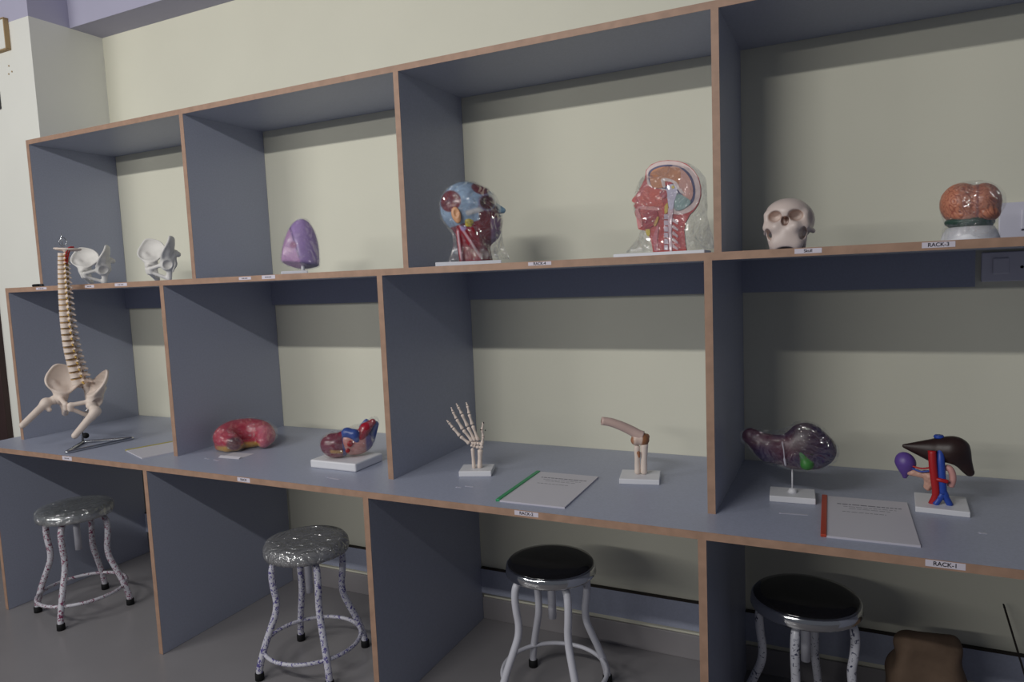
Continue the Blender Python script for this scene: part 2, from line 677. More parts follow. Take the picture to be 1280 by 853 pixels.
def stool(label, x, y, ang, m_leg, cover=None, h=0.462, R=0.150):
    t = thing('stool', label, 'stool', (x, y, 0), ang, 'round stools under the worktop')
    zt = h + 0.018
    put('seat', lathe([(0.0, h - 0.012), (R - 0.012, h - 0.012), (R - 0.006, h + 0.010), (R - 0.010, zt - 0.003), (R - 0.03, zt), (R * 0.5, zt + 0.0015), (0.0, zt + 0.002)], 48), m_seat, t, smooth=True)
    put('seat_rim', lathe([(R - 0.014, h - 0.022), (R - 0.002, h - 0.022), (R + 0.0005, h - 0.018), (R - 0.0005, h - 0.004), (R - 0.002, h + 0.006), (R - 0.006, h + 0.011), (R - 0.012, h + 0.0112), (R - 0.014, h)], 48), m_chrome, t, smooth=True)
    for k in range(4):
        a = math.pi / 2 * k
        prof = [(0.060, h - 0.028), (0.100, h - 0.032), (0.124, h - 0.050), (0.131, h - 0.085), (0.128, h - 0.135), (0.122, h - 0.180), (0.126, h - 0.225), (0.145, h - 0.275), (0.166, h - 0.325), (0.184, h - 0.375), (0.196, 0.045), (0.199, 0.012)]
        c = spline([(r * math.cos(a), r * math.sin(a), z) for r, z in prof], 4)
        lg = put('leg', tube(c, 0.0125, 12), m_leg, t, smooth=True)
        put('foot_cap', lathe([(0.0145, 0.0), (0.0165, 0.002), (0.0160, 0.026), (0.0135, 0.028)], 16, (0.199 * math.cos(a), 0.199 * math.sin(a), 0)), m_cap, lg, smooth=True)
    put('foot_ring', ring((0, 0, 0.092), 0.176, 0.0075, 56, 10), m_leg, t, smooth=True)
    put('screw_post', lathe([(0.0, h - 0.185), (0.0135, h - 0.185), (0.0135, h - 0.022), (0.0, h - 0.022)], 16), m_white_leg, t, smooth=True)
    put('seat_plate', join(box(-0.07, 0.07, -0.012, 0.012, h - 0.040, h - 0.022, 0.002), box(-0.012, 0.012, -0.07, 0.07, h - 0.040, h - 0.022, 0.002)), m_white_leg, t)
    if cover:
        prof = [(R - 0.02, h - 0.026), (R + 0.002, h - 0.025), (R + 0.005, h - 0.012), (R + 0.003, h + 0.008), (R - 0.006, zt + 0.002), (R - 0.03, zt + 0.005), (R * .66, zt + 0.006), (R * .33, zt + 0.006), (0.001, zt + 0.006)]
        V, F = lathe(prof, 64)
        V = np.array(V)
        F = [q for q in F if len(q) == 4]
        w = wob(V, 0.0022, 70, 3 + int(x * 10))
        rr = np.maximum(np.hypot(V[:, 0], V[:, 1]), 1e-6)
        V[:, 0] += w * V[:, 0] / rr
        V[:, 1] += w * V[:, 1] / rr
        V[:, 2] += np.abs(w) * 0.5
        put('plastic_cover', (V, F), cover, t, smooth=True, label='crinkled clear plastic cover')
    return t


stool('stool with red-speckled white legs and film-wrapped dark seat below the leftmost bay', 0.325, -0.585, 31.6, m_leg_red, m_cover)
stool('stool with violet-speckled white legs and crumpled grey plastic over the seat', 1.637, -0.548, -33.5, m_leg_blue, m_cover2)
stool('stool with plain white legs and polished black seat', 2.560, -0.405, 46, m_white_leg)
stool('stool with blue-black speckled white legs and bare black seat in the dark right bay', 3.342, -0.375, -9, m_leg_ink)

# ------------------------------------------------------------------ anatomy models: shared materials
m_bone = mat('ivory_bone_plastic', (228, 212, 200), 0.45, 0.4, vary=0.05, vscale=25)
m_bone_white = mat('white_bone_plastic', (224, 221, 216), 0.5, 0.4, vary=0.04, vscale=25)
m_disc = mat('tan_disc_plastic', (196, 160, 112), 0.5, 0.4)
m_nerve = mat('yellow_nerve_plastic', (196, 160, 84), 0.45, 0.4, vary=0.2, vscale=60)
m_red = mat('red_vessel_plastic', (176, 34, 38), 0.4, 0.45)
m_blue = mat('blue_vessel_plastic', (44, 76, 168), 0.4, 0.45)
m_base = mat('white_base_plastic', (226, 226, 230), 0.4, 0.4)
m_steel = mat('bright_steel_rod', (200, 202, 206), 0.18, metal=1.0)
m_attr = mat('painted_plastic', attr='Col', rough=0.38, spec=0.45)
m_attr_gloss = mat('painted_glossy_plastic', attr='Col', rough=0.22, spec=0.5)
f_clear = film('clear_film', body=0.03, edge=0.42, rough=0.07, bump=0.9, bscale=20)
f_tight = film('tight_clear_film', body=0.015, edge=0.15, rough=0.075, bump=0.9, bscale=26)


def hip_pair(h=0.0032):
    """one pelvis: front towards -y, x across, z up, standing on its sit bones"""
    out = []
    for s in (-1, 1):
        g = Field((min(0, s * .16) - .005, -.095, -.01), (max(0, s * .16) + .005, .105, .225), h)
        E_ = g.ell((s * .030, -.055, .185), (.098, .098, .098))
        reg = smax(g.ell((s * .090, .010, .150), (.066, .068, .064)) + .004 * np.sin(70 * g.Y + 55 * g.Z), g.plane((s * .10, -.046, .15), (0, -1, .45)), k=.010)
        wing = smax(np.abs(E_) - .0034, reg, k=.004)
        rim = np.sqrt(E_ ** 2 + reg ** 2) - .0048
        body = smin(g.ell((s * .074, -.008, .080), (.027, .030, .032)), g.cap((s * .080, -.008, .095), (s * .104, -.018, .135), .020, .008), k=.02)
        col = g.cap((s * .076, 0, .09), (s * .084, .022, .125), .018, .010)
        psis = g.cap((s * .070, .045, .135), (s * .042, .068, .135), .014)
        sup = g.cap((s * .066, -.022, .080), (s * .010, -.062, .058), .010, .009)
        isch = g.cap((s * .072, .004, .068), (s * .056, .012, .014), .015, .012)
        inf = g.cap((s * .056, .008, .012), (s * .010, -.056, .044), .009, .008)
        sym = g.cap((s * .010, -.060, .060), (s * .009, -.056, .040), .009)
        f = smin(wing, rim, k=.006)
        f = smin(f, body, col, psis, k=.020)
        f = smin(f, sup, isch, inf, sym, k=.009)
        f = smax(f, -g.ell((s * .102, -.018, .076), (.024, .022, .022)), k=.004)
        out.append(relax(g.surf(f), 1))
    g = Field((-.06, .01, .03), (.06, .10, .17), h)
    f = g.cap((0, .058, .138), (0, .070, .09), .030, .020, .55)
    f = smin(f, g.cap((-.034, .060, .140), (.034, .060, .140), .017), k=.015)
    f = smin(f, g.cap((0, .072, .09), (0, .062, .052), .015, .006, .6), k=.012)
    for zz, w in ((.128, .022), (.110, .018), (.095, .013)):
        for s in (-1, 1):
            f = smax(f, -g.ell((s * w, .045, zz), (.004, .02, .004)), k=.002)
    out.append(relax(g.surf(f), 1))
    return out


HIPS = [mesh_of('hip_bone', vf, True) for vf in hip_pair()]
HIPW = [me.copy() for me in HIPS]


def pelvis_parts(root, meshes, m, loc, rot, sc):
    """hip bones and sacrum under a thing"""
    for nm, me in zip(('hip_bone', 'hip_bone', 'sacrum'), meshes):
        if len(me.materials) == 0:
            me.materials.append(m)
        put(nm, me, None, root, loc=loc, rot=rot, scale=sc)


# ------------------------------------------------------------------ spine with pelvis on a wire stand
sp = thing('spine_model', 'tall ivory spine model with pelvis and thigh bone stumps on chrome stand', 'anatomy model', (0.3780, -0.5520, ZC), 57.97)
SPL = [(.004, .262), (-.006, .3367), (-.017, .4275), (-.021, .5347), (-.020, .641), (-.016, .7464), (-.010, .838)]


def vertebra(h=.0016):
    """body at the origin, front to -x, spinous process to +x"""
    g = Field((-.026, -.036, -.02), (.056, .036, .02), h)
    r = np.sqrt(((g.X) / 1.0) ** 2 + (g.Y / 1.15) ** 2)
    body = np.maximum(r - (.0175 + 9.0 * g.Z ** 2), np.abs(g.Z) - .0085) - .001
    arch = g.ell((.022, 0, .001), (.013, .015, .008))
    f = smin(body, arch, k=.006)
    f = smax(f, -g.cap((.0225, 0, -.03), (.0225, 0, .03), .006), k=.002)
    f = smin(f, g.cap((.028, 0, .0), (.043, 0, -.008), .0052, .0044), k=.005)
    for s in (-1, 1):
        f = smin(f, g.cap((.02, s * .01, .001), (.030, s * .030, .003), .004, .0035), k=.005)
        f = smin(f, g.cap((.024, s * .011, -.010), (.022, s * .011, .010), .0038), k=.004)
    return relax(g.surf(f), 1)


me_v = mesh_of('vertebra', vertebra(), True)
me_v.materials.append(m_bone)
me_d = mesh_of('disc', lathe([(0, -.003), (.0165, -.003), (.0185, 0), (.0165, .003), (0, .003)], 20), True)
me_d.materials.append(m_disc)
me_n = mesh_of('nerve_root', join(*[tube(spline([(.016, s * .004, .0), (.020, s * .016, -.004), (.026, s * .026, -.010)], 4), [.0034] * 8 + [.0022], 8) for s in (-1, 1)]), True)
me_n.materials.append(m_nerve)
cur = spline([(x, z) for x, z in SPL], 40)
cur = np.array(cur)
sl = np.concatenate([[0], np.cumsum(np.hypot(*(cur[1:] - cur[:-1]).T))])
NV = 24


def lean(z):
    u = min(1, max(0, (z - .25) / .36))
    return -.165 * u * u * (3 - 2 * u)


w = np.array([1.30 - 0.62 * (k / (NV - 1)) for k in range(NV)])
edges_ = np.concatenate([[0], np.cumsum(w)]) / w.sum() * sl[-1]
at_s = lambda s: (np.interp(s, sl, cur[:, 0]), np.interp(s, sl, cur[:, 1]))
for k in range(NV):
    s0, s1 = edges_[k], edges_[k + 1]
    (xa, za), (xb, zb) = at_s(s0 + .0), at_s(s1)
    xm, zm = at_s((s0 + s1) / 2)
    tilt = math.atan2(xb - xa, zb - za)
    hgt = s1 - s0
    sc_z = hgt / .026
    sc_r = 1.26 - .58 * (k / (NV - 1)) ** 0.8
    o = put('vertebra', me_v, None, sp, loc=(xm, lean(zm), zm), rot=(0, tilt, math.radians(-16)), scale=(sc_r, sc_r, sc_z))
    if k < NV - 1:
        put('disc', me_d, None, sp, loc=(xb, lean(zb), zb), rot=(0, tilt, 0), scale=(sc_r, sc_r, sc_z))
    put('nerve_root', me_n, None, o)
# skull base plate, arteries and hanging hook
g = Field((-.05, -.05, -.02), (.07, .05, .02), .002)
oc = smax(g.ell((.012, 0, .003), (.046, .034, .009)), -g.ell((.012, 0, .012), (.040, .028, .008)), k=.003)
oc = smin(oc, g.cap((-.040, 0, .005), (-.02, 0, .003), .004), g.cap((.0, -.02, -.004), (0, .02, -.004), .007), k=.008)
put('skull_base', relax(g.surf(oc), 1), m_bone, sp, smooth=True, loc=(.006, lean(1), .848), rot=(0, .05, 0))
put('artery', join(tube(spline([(.000, -.016, .79), (.004, -.018, .82), (.012, -.026, .845), (.020, -.030, .856), (.036, -.026, .858)], 5), .0032, 8),
                   tube(spline([(.006, -.012, .79), (.012, -.016, .82), (.022, -.022, .85)], 5), .0026, 8)), m_red, sp, smooth=True, loc=(0, lean(1), 0))
put('nerve_cord', tube([(p[0] + .021, lean(p[1]), p[1]) for p in spline(SPL[1:], 5)], .005, 8), m_nerve, sp, smooth=True)
put('hanging_hook', tube(spline([(.004, 0, .855), (-.012, 0, .872), (-.012, 0, .888), (.000, 0, .900), (.012, 0, .888), (.010, 0, .872), (.000, 0, .866), (-.004, 0, .885), (-.004, 0, .915)], 6), .0016, 8), m_steel, sp, smooth=True, loc=(0, lean(1), 0))
pelvis_parts(sp, HIPS, m_bone, (-.018, -.004, .118), (math.radians(-8), math.radians(9), math.radians(-36)), 1.05)


def femur(name, pts, rs, knob):
    P = np.array(pts)
    lo, hi = P.min(0) - .035, P.max(0) + .035
    g = Field(lo, hi, .0028)
    f = g.ell(pts[0], (.021, .021, .021))
    f = smin(f, g.cap(pts[0], pts[1], .013, .016), k=.008)
    f = smin(f, g.ell(pts[1], (.020, .018, .022)), k=.01)
    f = smin(f, g.cap(pts[1], pts[2], rs[0], rs[1]), k=.014)
    f = smin(f, g.ell(knob, (.010, .010, .010)), k=.012)
    put(name, relax(g.surf(f), 1), m_bone, sp, smooth=True)


femur('thigh_bone', [(-.088, .032, .205), (-.122, .022, .196), (-.210, -.03, .118)], (.0165, .0135), (-.112, .012, .165))
femur('thigh_bone', [(.044, -.070, .176), (.058, -.092, .150), (-.026, -.130, .062)], (.0175, .0140), (.045, -.10, .125))
put('stand_rod', tube([(0, 0, .004), (0, 0, .075), (.014, -.016, .12), (.034, -.036, .165)], .0052, 12), m_steel, sp, smooth=True)
put('clamp_knob', lathe([(0, -.011), (.010, -.011), (.0125, -.006), (.0125, .006), (.010, .011), (0, .011)], 14), m_cap, sp, smooth=True, loc=(.013, -.004, .034), rot=(math.pi / 2, 0, 0.3))
ct, st = math.cos(math.radians(57.97)), math.sin(math.radians(57.97))
w2l = lambda x, y: ((x - .378) * ct + (y + .552) * st, -(x - .378) * st + (y + .552) * ct)
tri = [w2l(*p) for p in ((.378, -.552), (.505, -.708), (.5450, -.425))]
tp = []
for i in range(3):
    a, b, c = np.array(tri[i - 1]), np.array(tri[i]), np.array(tri[(i + 1) % 3])
    u, v = (a - b) / np.linalg.norm(a - b), (c - b) / np.linalg.norm(c - b)
    for t in np.linspace(0, 1, 5):
        q = (1 - t) ** 2 * (b + u * .014) + 2 * t * (1 - t) * b + t * t * (b + v * .014)
        tp.append((q[0], q[1], .0060))
put('stand_base', tube(tp, .0068, 10, closed=True), m_steel, sp, smooth=True)

# ------------------------------------------------------------------ two pelvis models on the middle shelf
for lb, x, y, rz, ph in (('white pelvis model beside the top of the spine model', 0.372, -0.430, 56.45, -58),
                         ('white pelvis model against the cream wall, right of the other pelvis', 0.742, -0.380, 52.36, -62)):
    t = thing('pelvis_model', lb, 'anatomy model', (x, y, ZM), rz, 'white pelvis models')
    zs = .79 if x < .5 else .88
    pelvis_parts(t, HIPW, m_bone_white, (0.008, 0, 0.0), (math.radians(-3), 0, math.radians(ph)), (.88, .88, zs))

# small black clip on the shelf's left end
t = thing('black_marker', 'small black marker lying on the far left end of the middle shelf', 'marker', (0.075, -0.50, ZM), 20)
put('barrel', tube([(-.024, 0, .007), (-.018, 0, .007), (.012, 0, .007)], [.0055, .007, .007], 12), m_cap, t, smooth=True)
put('cap', tube([(.0122, 0, .007), (.026, 0, .007), (.029, 0, .007)], [.0068, .0068, .005], 12), mat('charcoal_plastic', (34, 34, 38), 0.4), t, smooth=True)

# ------------------------------------------------------------------ lung in film
t = thing('lung_model', 'lilac half lung model wrapped in clear film on a white plate', 'anatomy model', (1.5487, -0.42, ZM), 42.87)
put('base', box(-.046, .050, -.045, .045, 0, .013, .003), m_base, t)
put('stem', lathe([(.007, .012), (.006, .035), (.006, .05)], 14, (.034, 0, 0)), m_base, t, smooth=True)
g = Field((-.06, -.07, .01), (.12, .08, .23), .0032)
f = g.ell((.026, .008, .045), (.070, .052, .165), (0, 6, 0))
f = smax(f, g.plane((-.039, 0, .052), (-.28, -.25, -1)), k=.008)
f = smax(f, g.plane((.05, 0, .028), (.05, -.15, -1)), k=.008)
f = smax(f, g.plane((.014, -.038, .1), (-.62, -1, .0)), k=.004)
f = smax(f, -g.ell((-.035, -.075, .10), (.05, .045, .075)), k=.006)
lung_f = f
V, F = relax(g.surf(f), 1)
med = soft((V[:, 0] - .012 - .25 * (.1 - V[:, 2])) + wob(V, .003, 60, 4), .004)
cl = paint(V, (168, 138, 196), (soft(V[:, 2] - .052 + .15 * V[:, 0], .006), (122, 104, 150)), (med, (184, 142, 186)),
           (soft(np.abs(V[:, 0] - .014 - .22 * (.1 - V[:, 2])) - .003, .002) * (V[:, 2] > .06), (112, 78, 140)),
           (soft(np.hypot(V[:, 0] - .004, V[:, 2] - .11) - .012, .003), (150, 84, 130)))
put('lung', (V, F), m_attr, t, smooth=True, colors=cl)
V, F = relax(g.surf(lung_f - .004), 3)
V = V + np.stack([wob(V, .0016, 130, s) for s in (1, 2, 3)], 1)
put('plastic_wrap', (V, F), f_tight, t, smooth=True)

# ------------------------------------------------------------------ muscle head in film
t = thing('muscle_head_model', 'half head model with red muscles and pale blue scalp in clear film', 'anatomy model', (2.335, -0.432, ZM), 28.7)
put('base', box(-.122, .090, -.062, .062, 0, .0135, .002), m_base, t)
g = Field((-.12, -.085, .012), (.125, .085, .285), .0034)
cran = g.ell((-.018, 0, .190), (.084, .068, .083))
face = g.ell((.042, 0, .168), (.043, .054, .078))
jaw = g.ell((.050, 0, .112), (.044, .044, .044), (0, 20, 0))
chk = g.ell((.062, 0, .140), (.036, .046, .036))
neck = g.cap((.010, 0, .0), (-.006, 0, .12), .056, .050, .95)
f = smin(cran, face, k=.03)
f = smin(f, jaw, chk, neck, k=.022)
f = smax(f, -g.ell((.054, -.062, .199), (.020, .020, .019)), k=.004)
f = smin(f, g.cap((-.004, -.060, .166), (.034, -.056, .176), .005), k=.006)
for a, b in (((-.036, -.044, .125), (.026, -.050, .022)), ((-.046, -.036, .11), (-.038, -.047, .02)), ((.0, -.05, .12), (.05, -.03, .03))):
    f = smin(f, g.cap(a, b, .007), k=.010)
f = smax(f, -g.cap((.086, -.04, .118), (.11, .02, .118), .0035), k=.003)
head_f = f
V, F = relax(g.surf(f), 1)
x, y, z = V.T
wv = wob(V, .0025, 70, 9)
E2 = lambda cx, cz, rx, rz: (np.hypot((x - cx) / rx, (z - cz) / rz) - 1) * min(rx, rz) + wv
seg_d = lambda a, b: np.hypot(x - (a[0] + np.clip(((x - a[0]) * (b[0] - a[0]) + (z - a[1]) * (b[1] - a[1])) / ((b[0] - a[0]) ** 2 + (b[1] - a[1]) ** 2), 0, 1) * (b[0] - a[0])),
                              z - (a[1] + np.clip(((x - a[0]) * (b[0] - a[0]) + (z - a[1]) * (b[1] - a[1])) / ((b[0] - a[0]) ** 2 + (b[1] - a[1]) ** 2), 0, 1) * (b[1] - a[1])))
cl = paint(V, (160, 186, 214),
           (soft(z - .140 - .2 * x + wv), (140, 34, 46)),
           (soft(E2(-.064, .205, .034, .036)), (116, 22, 34)),
           (soft(E2(.036, .250, .032, .024)), (120, 26, 36)),
           (soft(-(x - .024 - wv)) * soft(z - .190), (112, 24, 34)),
           (soft(seg_d((-.010, .166), (.034, .178)) - .008), (214, 214, 216)),
           (soft(np.hypot(x - .052, z - .199) - .028), (150, 140, 172)),
           (soft(np.hypot(x - .052, z - .199) - .023), (84, 18, 24)),
           (soft(-(x - .062) + wv) * soft(z - .150), (150, 118, 148)),
           (soft(seg_d((-.036, .125), (.026, .022)) - .0035), (196, 160, 170)),
           (soft(seg_d((-.046, .11), (-.038, .02)) - .003), (196, 160, 170)),
           (soft(np.hypot(x + .028, z - .120) - .009), (170, 150, 196)))
put('head', (V, F), m_attr_gloss, t, smooth=True, colors=cl)
ge = Field((-.03, -.02, -.035), (.03, .02, .035), .0016)
ear = ge.ell((0, 0, 0), (.0155, .0075, .026), (0, -14, 0))
ear = smax(ear, -ge.ell((.003, -.009, .004), (.009, .0065, .016), (0, -14, 0)), k=.003)
ear = smin(ear, ge.cap((.006, -.003, -.010), (.009, -.002, -.002), .004), ge.ell((.006, 0, -.019), (.008, .006, .009)), k=.005)
put('ear', relax(ge.surf(ear), 1), mat('tan_ear_plastic', (206, 154, 116), 0.4), t, smooth=True, loc=(-.048, -.066, .162), rot=(0, 0, -.25))
gg = Field((-.02, -.012, -.022), (.02, .012, .022), .0016)
gl_ = gg.ell((0, 0, 0), (.0150, .0075, .0175))
V, F = gg.surf(gl_)
V = V + (V / np.linalg.norm(V, axis=1)[:, None]) * wob(V, .0012, 500, 5)[:, None]
put('gland', (V, F), mat('yellow_gland_plastic', (206, 186, 70), 0.5), t, smooth=True, loc=(-.008, -.053, .139), rot=(0, 0, 0.1))
gn = Field((-.02, -.02, -.02), (.03, .02, .025), .0018)
nz = smin(gn.cap((-.012, 0, .018), (.012, 0, -.002), .007, .0095), gn.ell((.002, -.007, -.006), (.009, .006, .006)), gn.ell((.002, .007, -.006), (.009, .006, .006)), k=.006)
put('nose', relax(gn.surf(nz), 1), mat('pale_blue_plastic', (150, 184, 206), 0.35), t, smooth=True, loc=(.092, 0, .178))
g = Field((-.14, -.11, .0135), (.16, .11, .295), .0045)
head2_ = smin(g.ell((-.018, 0, .190), (.089, .073, .088)), g.ell((.042, 0, .160), (.060, .058, .085)), k=.03)
tent = g.cap((.018, 0, -.01), (.012, 0, .12), .108, .062, .66)
ff = smin(head2_, tent, k=.05)
V, F = relax(g.surf(ff), 2)
th = np.arctan2(V[:, 1], V[:, 0] - .01)
fold = np.clip((.17 - V[:, 2]) / .15, 0, 1) * (.0045 * np.sin(11 * th + 25 * V[:, 2]) + .0025 * np.sin(19 * th - 12 * V[:, 2] + 1))
V[:, 0] += fold * np.cos(th)
V[:, 1] += fold * np.sin(th)
V = V + np.stack([wob(V, .0012, 110, s) for s in (4, 5, 6)], 1)
put('plastic_wrap', (V, F), f_clear, t, smooth=True)

# ------------------------------------------------------------------ sectioned head in film
t = thing('sectioned_head_model', 'sectioned head model showing brain, tongue and neck spine in clear film', 'anatomy model', (2.975, -0.415, ZM), 2.0)


def zc(pts):
    return [(.000404 * (a - 430) + 8e-6 * (780 - b), .000404 * (780 - b) - 2.7e-5 * (a - 430)) for a, b in pts]


put('base', box(-.150, .112, -.055, .075, 0, .0115, .002), m_base, t)
outl = zc([(262, 225), (272, 165), (310, 125), (370, 105), (430, 100), (500, 108), (560, 130), (610, 175), (645, 230), (660, 290), (662, 350), (645, 410), (615, 455), (580, 490), (555, 540), (545, 600), (550, 660), (562, 752),
           (320, 754), (310, 690), (290, 640), (262, 600), (215, 590), (205, 560), (215, 530), (195, 500), (185, 470), (195, 440), (178, 420), (190, 405), (165, 385), (170, 370), (205, 330), (240, 270)])
oc_ = np.array(outl)
cen = np.array([.012, .150])
V, F = [], []
rings_ = 9
for k in range(rings_):
    u = k / (rings_ - 1)
    yy = .072 * math.sin(u * math.pi / 2)
    sc_ = math.cos(u * math.pi / 2) ** 0.55 if k < rings_ - 1 else 0.12
    for px, pz in oc_:
        nz_ = max(.0115, pz if pz < .11 else cen[1] + (pz - cen[1]) * (sc_ if pz > cen[1] else .35 + .65 * sc_))
        sx = sc_ if pz > .10 else max(.55, sc_)
        V.append((cen[0] + (px - cen[0]) * sx, yy if pz > .10 else yy * .72, nz_))
n = len(oc_)
for k in range(rings_ - 1):
    for i in range(n):
        j = (i + 1) % n
        F.append([k * n + i, (k + 1) * n + i, (k + 1) * n + j, k * n + j])
F.append(list(range((rings_ - 1) * n, rings_ * n))[::-1])
Va = np.array(V)
cl = paint(Va, (200, 160, 140), (soft(-(Va[:, 0] - .03), .01) * soft(-(Va[:, 2] - .165), .006), (96, 128, 140)), (soft(-(Va[:, 0] - .03), .01) * soft(Va[:, 2] - .160, .006), (110, 36, 44)),
           (soft(Va[:, 0] + .04, .01) * soft(Va[:, 2] - .2, .01), (178, 96, 92)))
put('head_shell', (V, F), m_attr, t, smooth=True, colors=cl)


def inlay(name, pts, color, lift, label=None, sm=3):
    q = zc(pts)
    if sm:
        q = [tuple(p) for p in spline(q + [q[0]], sm)[:-1]]
    return put(name, prism(q, -lift, .0015), mat('section_' + name, color, 0.3, 0.5, vary=0.06, vscale=60), t, label=label)


q = oc_
put('cut_face', prism(outl, -.0008, .001), mat('section_red_flesh', (190, 72, 68), 0.3, 0.5, vary=0.12, vscale=40), t)
inlay('skull_bone', [(276, 228), (276, 172), (311, 133), (370, 110), (440, 106), (510, 116), (572, 147), (622, 198), (650, 266), (656, 345), (638, 408), (600, 455), (542, 480), (470, 482), (455, 455), (400, 320), (330, 290), (285, 270)], (228, 204, 200), .0018)
inlay('dura', [(290, 235), (290, 185), (320, 155), (380, 135), (450, 133), (515, 148), (570, 185), (605, 240), (622, 310), (615, 380), (590, 415), (560, 420), (500, 350), (400, 300), (320, 290)], (72, 70, 112), .0026)
inlay('brain', [(300, 240), (302, 195), (330, 165), (385, 148), (450, 146), (510, 160), (520, 220), (500, 280), (460, 265), (400, 290), (360, 295), (315, 285)], (198, 128, 84), .0040)
inlay('brain_rear', [(490, 152), (515, 160), (558, 195), (590, 245), (606, 310), (600, 370), (575, 385), (520, 330), (485, 270), (500, 210)], (212, 158, 146), .0038)
inlay('corpus_callosum', [(380, 240), (395, 225), (440, 232), (490, 255), (515, 300), (545, 332), (525, 338), (495, 300), (470, 265), (430, 250), (408, 252), (412, 290), (395, 290)], (228, 208, 204), .0050)
inlay('thalamus', [(412, 256), (440, 250), (465, 264), (432, 276), (414, 280)], (188, 56, 56), .0048, sm=2)
inlay('brain_stem', [(420, 290), (450, 270), (485, 280), (497, 310), (490, 350), (475, 400), (467, 445), (440, 445), (430, 390), (425, 340)], (206, 200, 222), .0052)
inlay('pituitary', [(458, 283), (472, 280), (480, 293), (470, 303), (457, 298)], (214, 190, 80), .0064, sm=2)
inlay('cerebellum', [(485, 350), (510, 340), (550, 360), (590, 390), (585, 412), (560, 435), (520, 455), (482, 455), (476, 420)], (142, 168, 166), .0046)
inlay('spinal_cord', [(432, 440), (470, 440), (462, 500), (456, 600), (459, 742), (440, 742), (434, 600), (431, 500)], (226, 194, 204), .0044, sm=2)
for k in range(6):
    b0 = 482 + k * 44
    inlay('neck_vertebra', [(402, b0), (430, b0), (432, b0 + 36), (402, b0 + 36)], (208, 190, 204), .0040, sm=0)
for k in range(5):
    b0 = 520 + k * 46
    inlay('spinous_process', [(462, b0 - 6), (470, b0 - 8), (502, b0 + 22), (500, b0 + 36), (462, b0 + 14)], (214, 186, 192), .0036, sm=0)
inlay('nasal_cavity', [(270, 290), (330, 300), (395, 330), (385, 380), (400, 420), (330, 425), (250, 420), (225, 395), (240, 340)], (206, 84, 66), .0022)
inlay('sinus', [(372, 318), (412, 312), (430, 345), (402, 370), (372, 350)], (168, 44, 52), .0040, sm=2)
inlay('palate', [(215, 424), (330, 428), (370, 446), (345, 456), (220, 442)], (222, 150, 146), .0034)
inlay('tongue', [(260, 480), (300, 455), (350, 460), (356, 510), (330, 560), (280, 585), (248, 570)], (166, 40, 52), .0038)
inlay('lower_jaw', [(192, 445), (215, 450), (245, 540), (228, 582), (208, 562)], (216, 140, 140), .0030)
inlay('jaw_gland', [(266, 592), (300, 590), (295, 640), (276, 632)], (214, 188, 70), .0036, sm=2)
inlay('throat_gland', [(326, 560), (352, 500), (366, 508), (342, 566)], (214, 170, 90), .0046, sm=2)
inlay('throat_fat', [(406, 424), (428, 402), (428, 466), (406, 478)], (212, 180, 76), .0034, sm=2)
inlay('windpipe', [(320, 650), (350, 570), (366, 580), (352, 660), (360, 742), (330, 742)], (206, 120, 130), .0034, sm=2)
g = Field((-.155, -.08, .0115), (.15, .11, .295), .0045)
hd_ = smin(g.ell((.018, .03, .190), (.091, .058, .084)), g.ell((-.048, .012, .160), (.054, .036, .080)), k=.03)
tent = smin(g.cap((-.03, .012, -.01), (.0, .02, .10), .098, .050, .50), g.cap((.05, .02, -.01), (.06, .02, .12), .075, .05, .62), k=.03)
V, F = relax(g.surf(smin(hd_, tent, k=.045)), 2)
th = np.arctan2(V[:, 1] - .02, V[:, 0])
fold = np.clip((.18 - V[:, 2]) / .15, 0, 1) * (.0045 * np.sin(12 * th + 30 * V[:, 2]) + .003 * np.sin(21 * th - 12 * V[:, 2] + 1))
V[:, 0] += fold * np.cos(th)
V[:, 1] += fold * np.sin(th)
V = V + np.stack([wob(V, .0014, 120, s) for s in (7, 8, 9)], 1)
put('plastic_wrap', (V, F), f_clear, t, smooth=True)

# ------------------------------------------------------------------ skull
t = thing('skull_model', 'ivory skull model without lower jaw above the Skull label', 'anatomy model', (3.302, -0.43, ZM), 4.3 - 7)
g = Field((-.075, -.075, -.004), (.075, .155, .15), .0021)
f = g.ell((0, .052, .080), (.0635, .086, .0585))
f = smin(f, g.ell((0, -.006, .098), (.053, .050, .037)), k=.025)
f = smin(f, g.ell((0, -.022, .040), (.038, .036, .042)), g.cap((-.023, -.032, .016), (.023, -.032, .016), .020), k=.018)
for s in (-1, 1):
    f = smin(f, g.cap((s * .024, -.046, .060), (s * .046, -.030, .060), .013, .010), k=.014)
    f = smin(f, g.cap((s * .046, -.030, .060), (s * .061, .040, .048), .0078, .006), k=.010)
    f = smin(f, g.cap((s * .046, -.030, .062), (s * .048, -.026, .094), .008, .008), k=.012)
    f = smin(f, g.cap((s * .042, -.012, .040), (s * .040, .0, .006), .010, .006), k=.010)
for s in (-1, 1):
    f = smax(f, -g.ell((s * .0265, -.052, .0885), (.0180, .036, .0145), (0, s * 10, 0)), k=.005)
    f = smax(f, -g.ell((s * .0425, -.036, .041), (.0078, .036, .0170), (0, s * 14, 0)), k=.003)
    f = smax(f, -g.ell((s * .058, .004, .088), (.009, .022, .020)), k=.010)
    f = smax(f, -g.ell((s * .0042, -.058, .0745), (.0056, .026, .0135), (0, s * 12, 0)), k=.0015)
f = smin(f, g.ell((0, .030, .020), (.040, .040, .020)), k=.012)
f = smax(f, -g.ell((0, -.045, -.001), (.022, .034, .0085)), k=.003)
f = smax(f, -(g.Z), k=.002)
V, F = relax(g.surf(f), 1)
x, y, z = V.T
deep = soft(np.hypot(x / .0095, (z - .0755) / .012) - 1, .1) * soft(y + .036, .004)
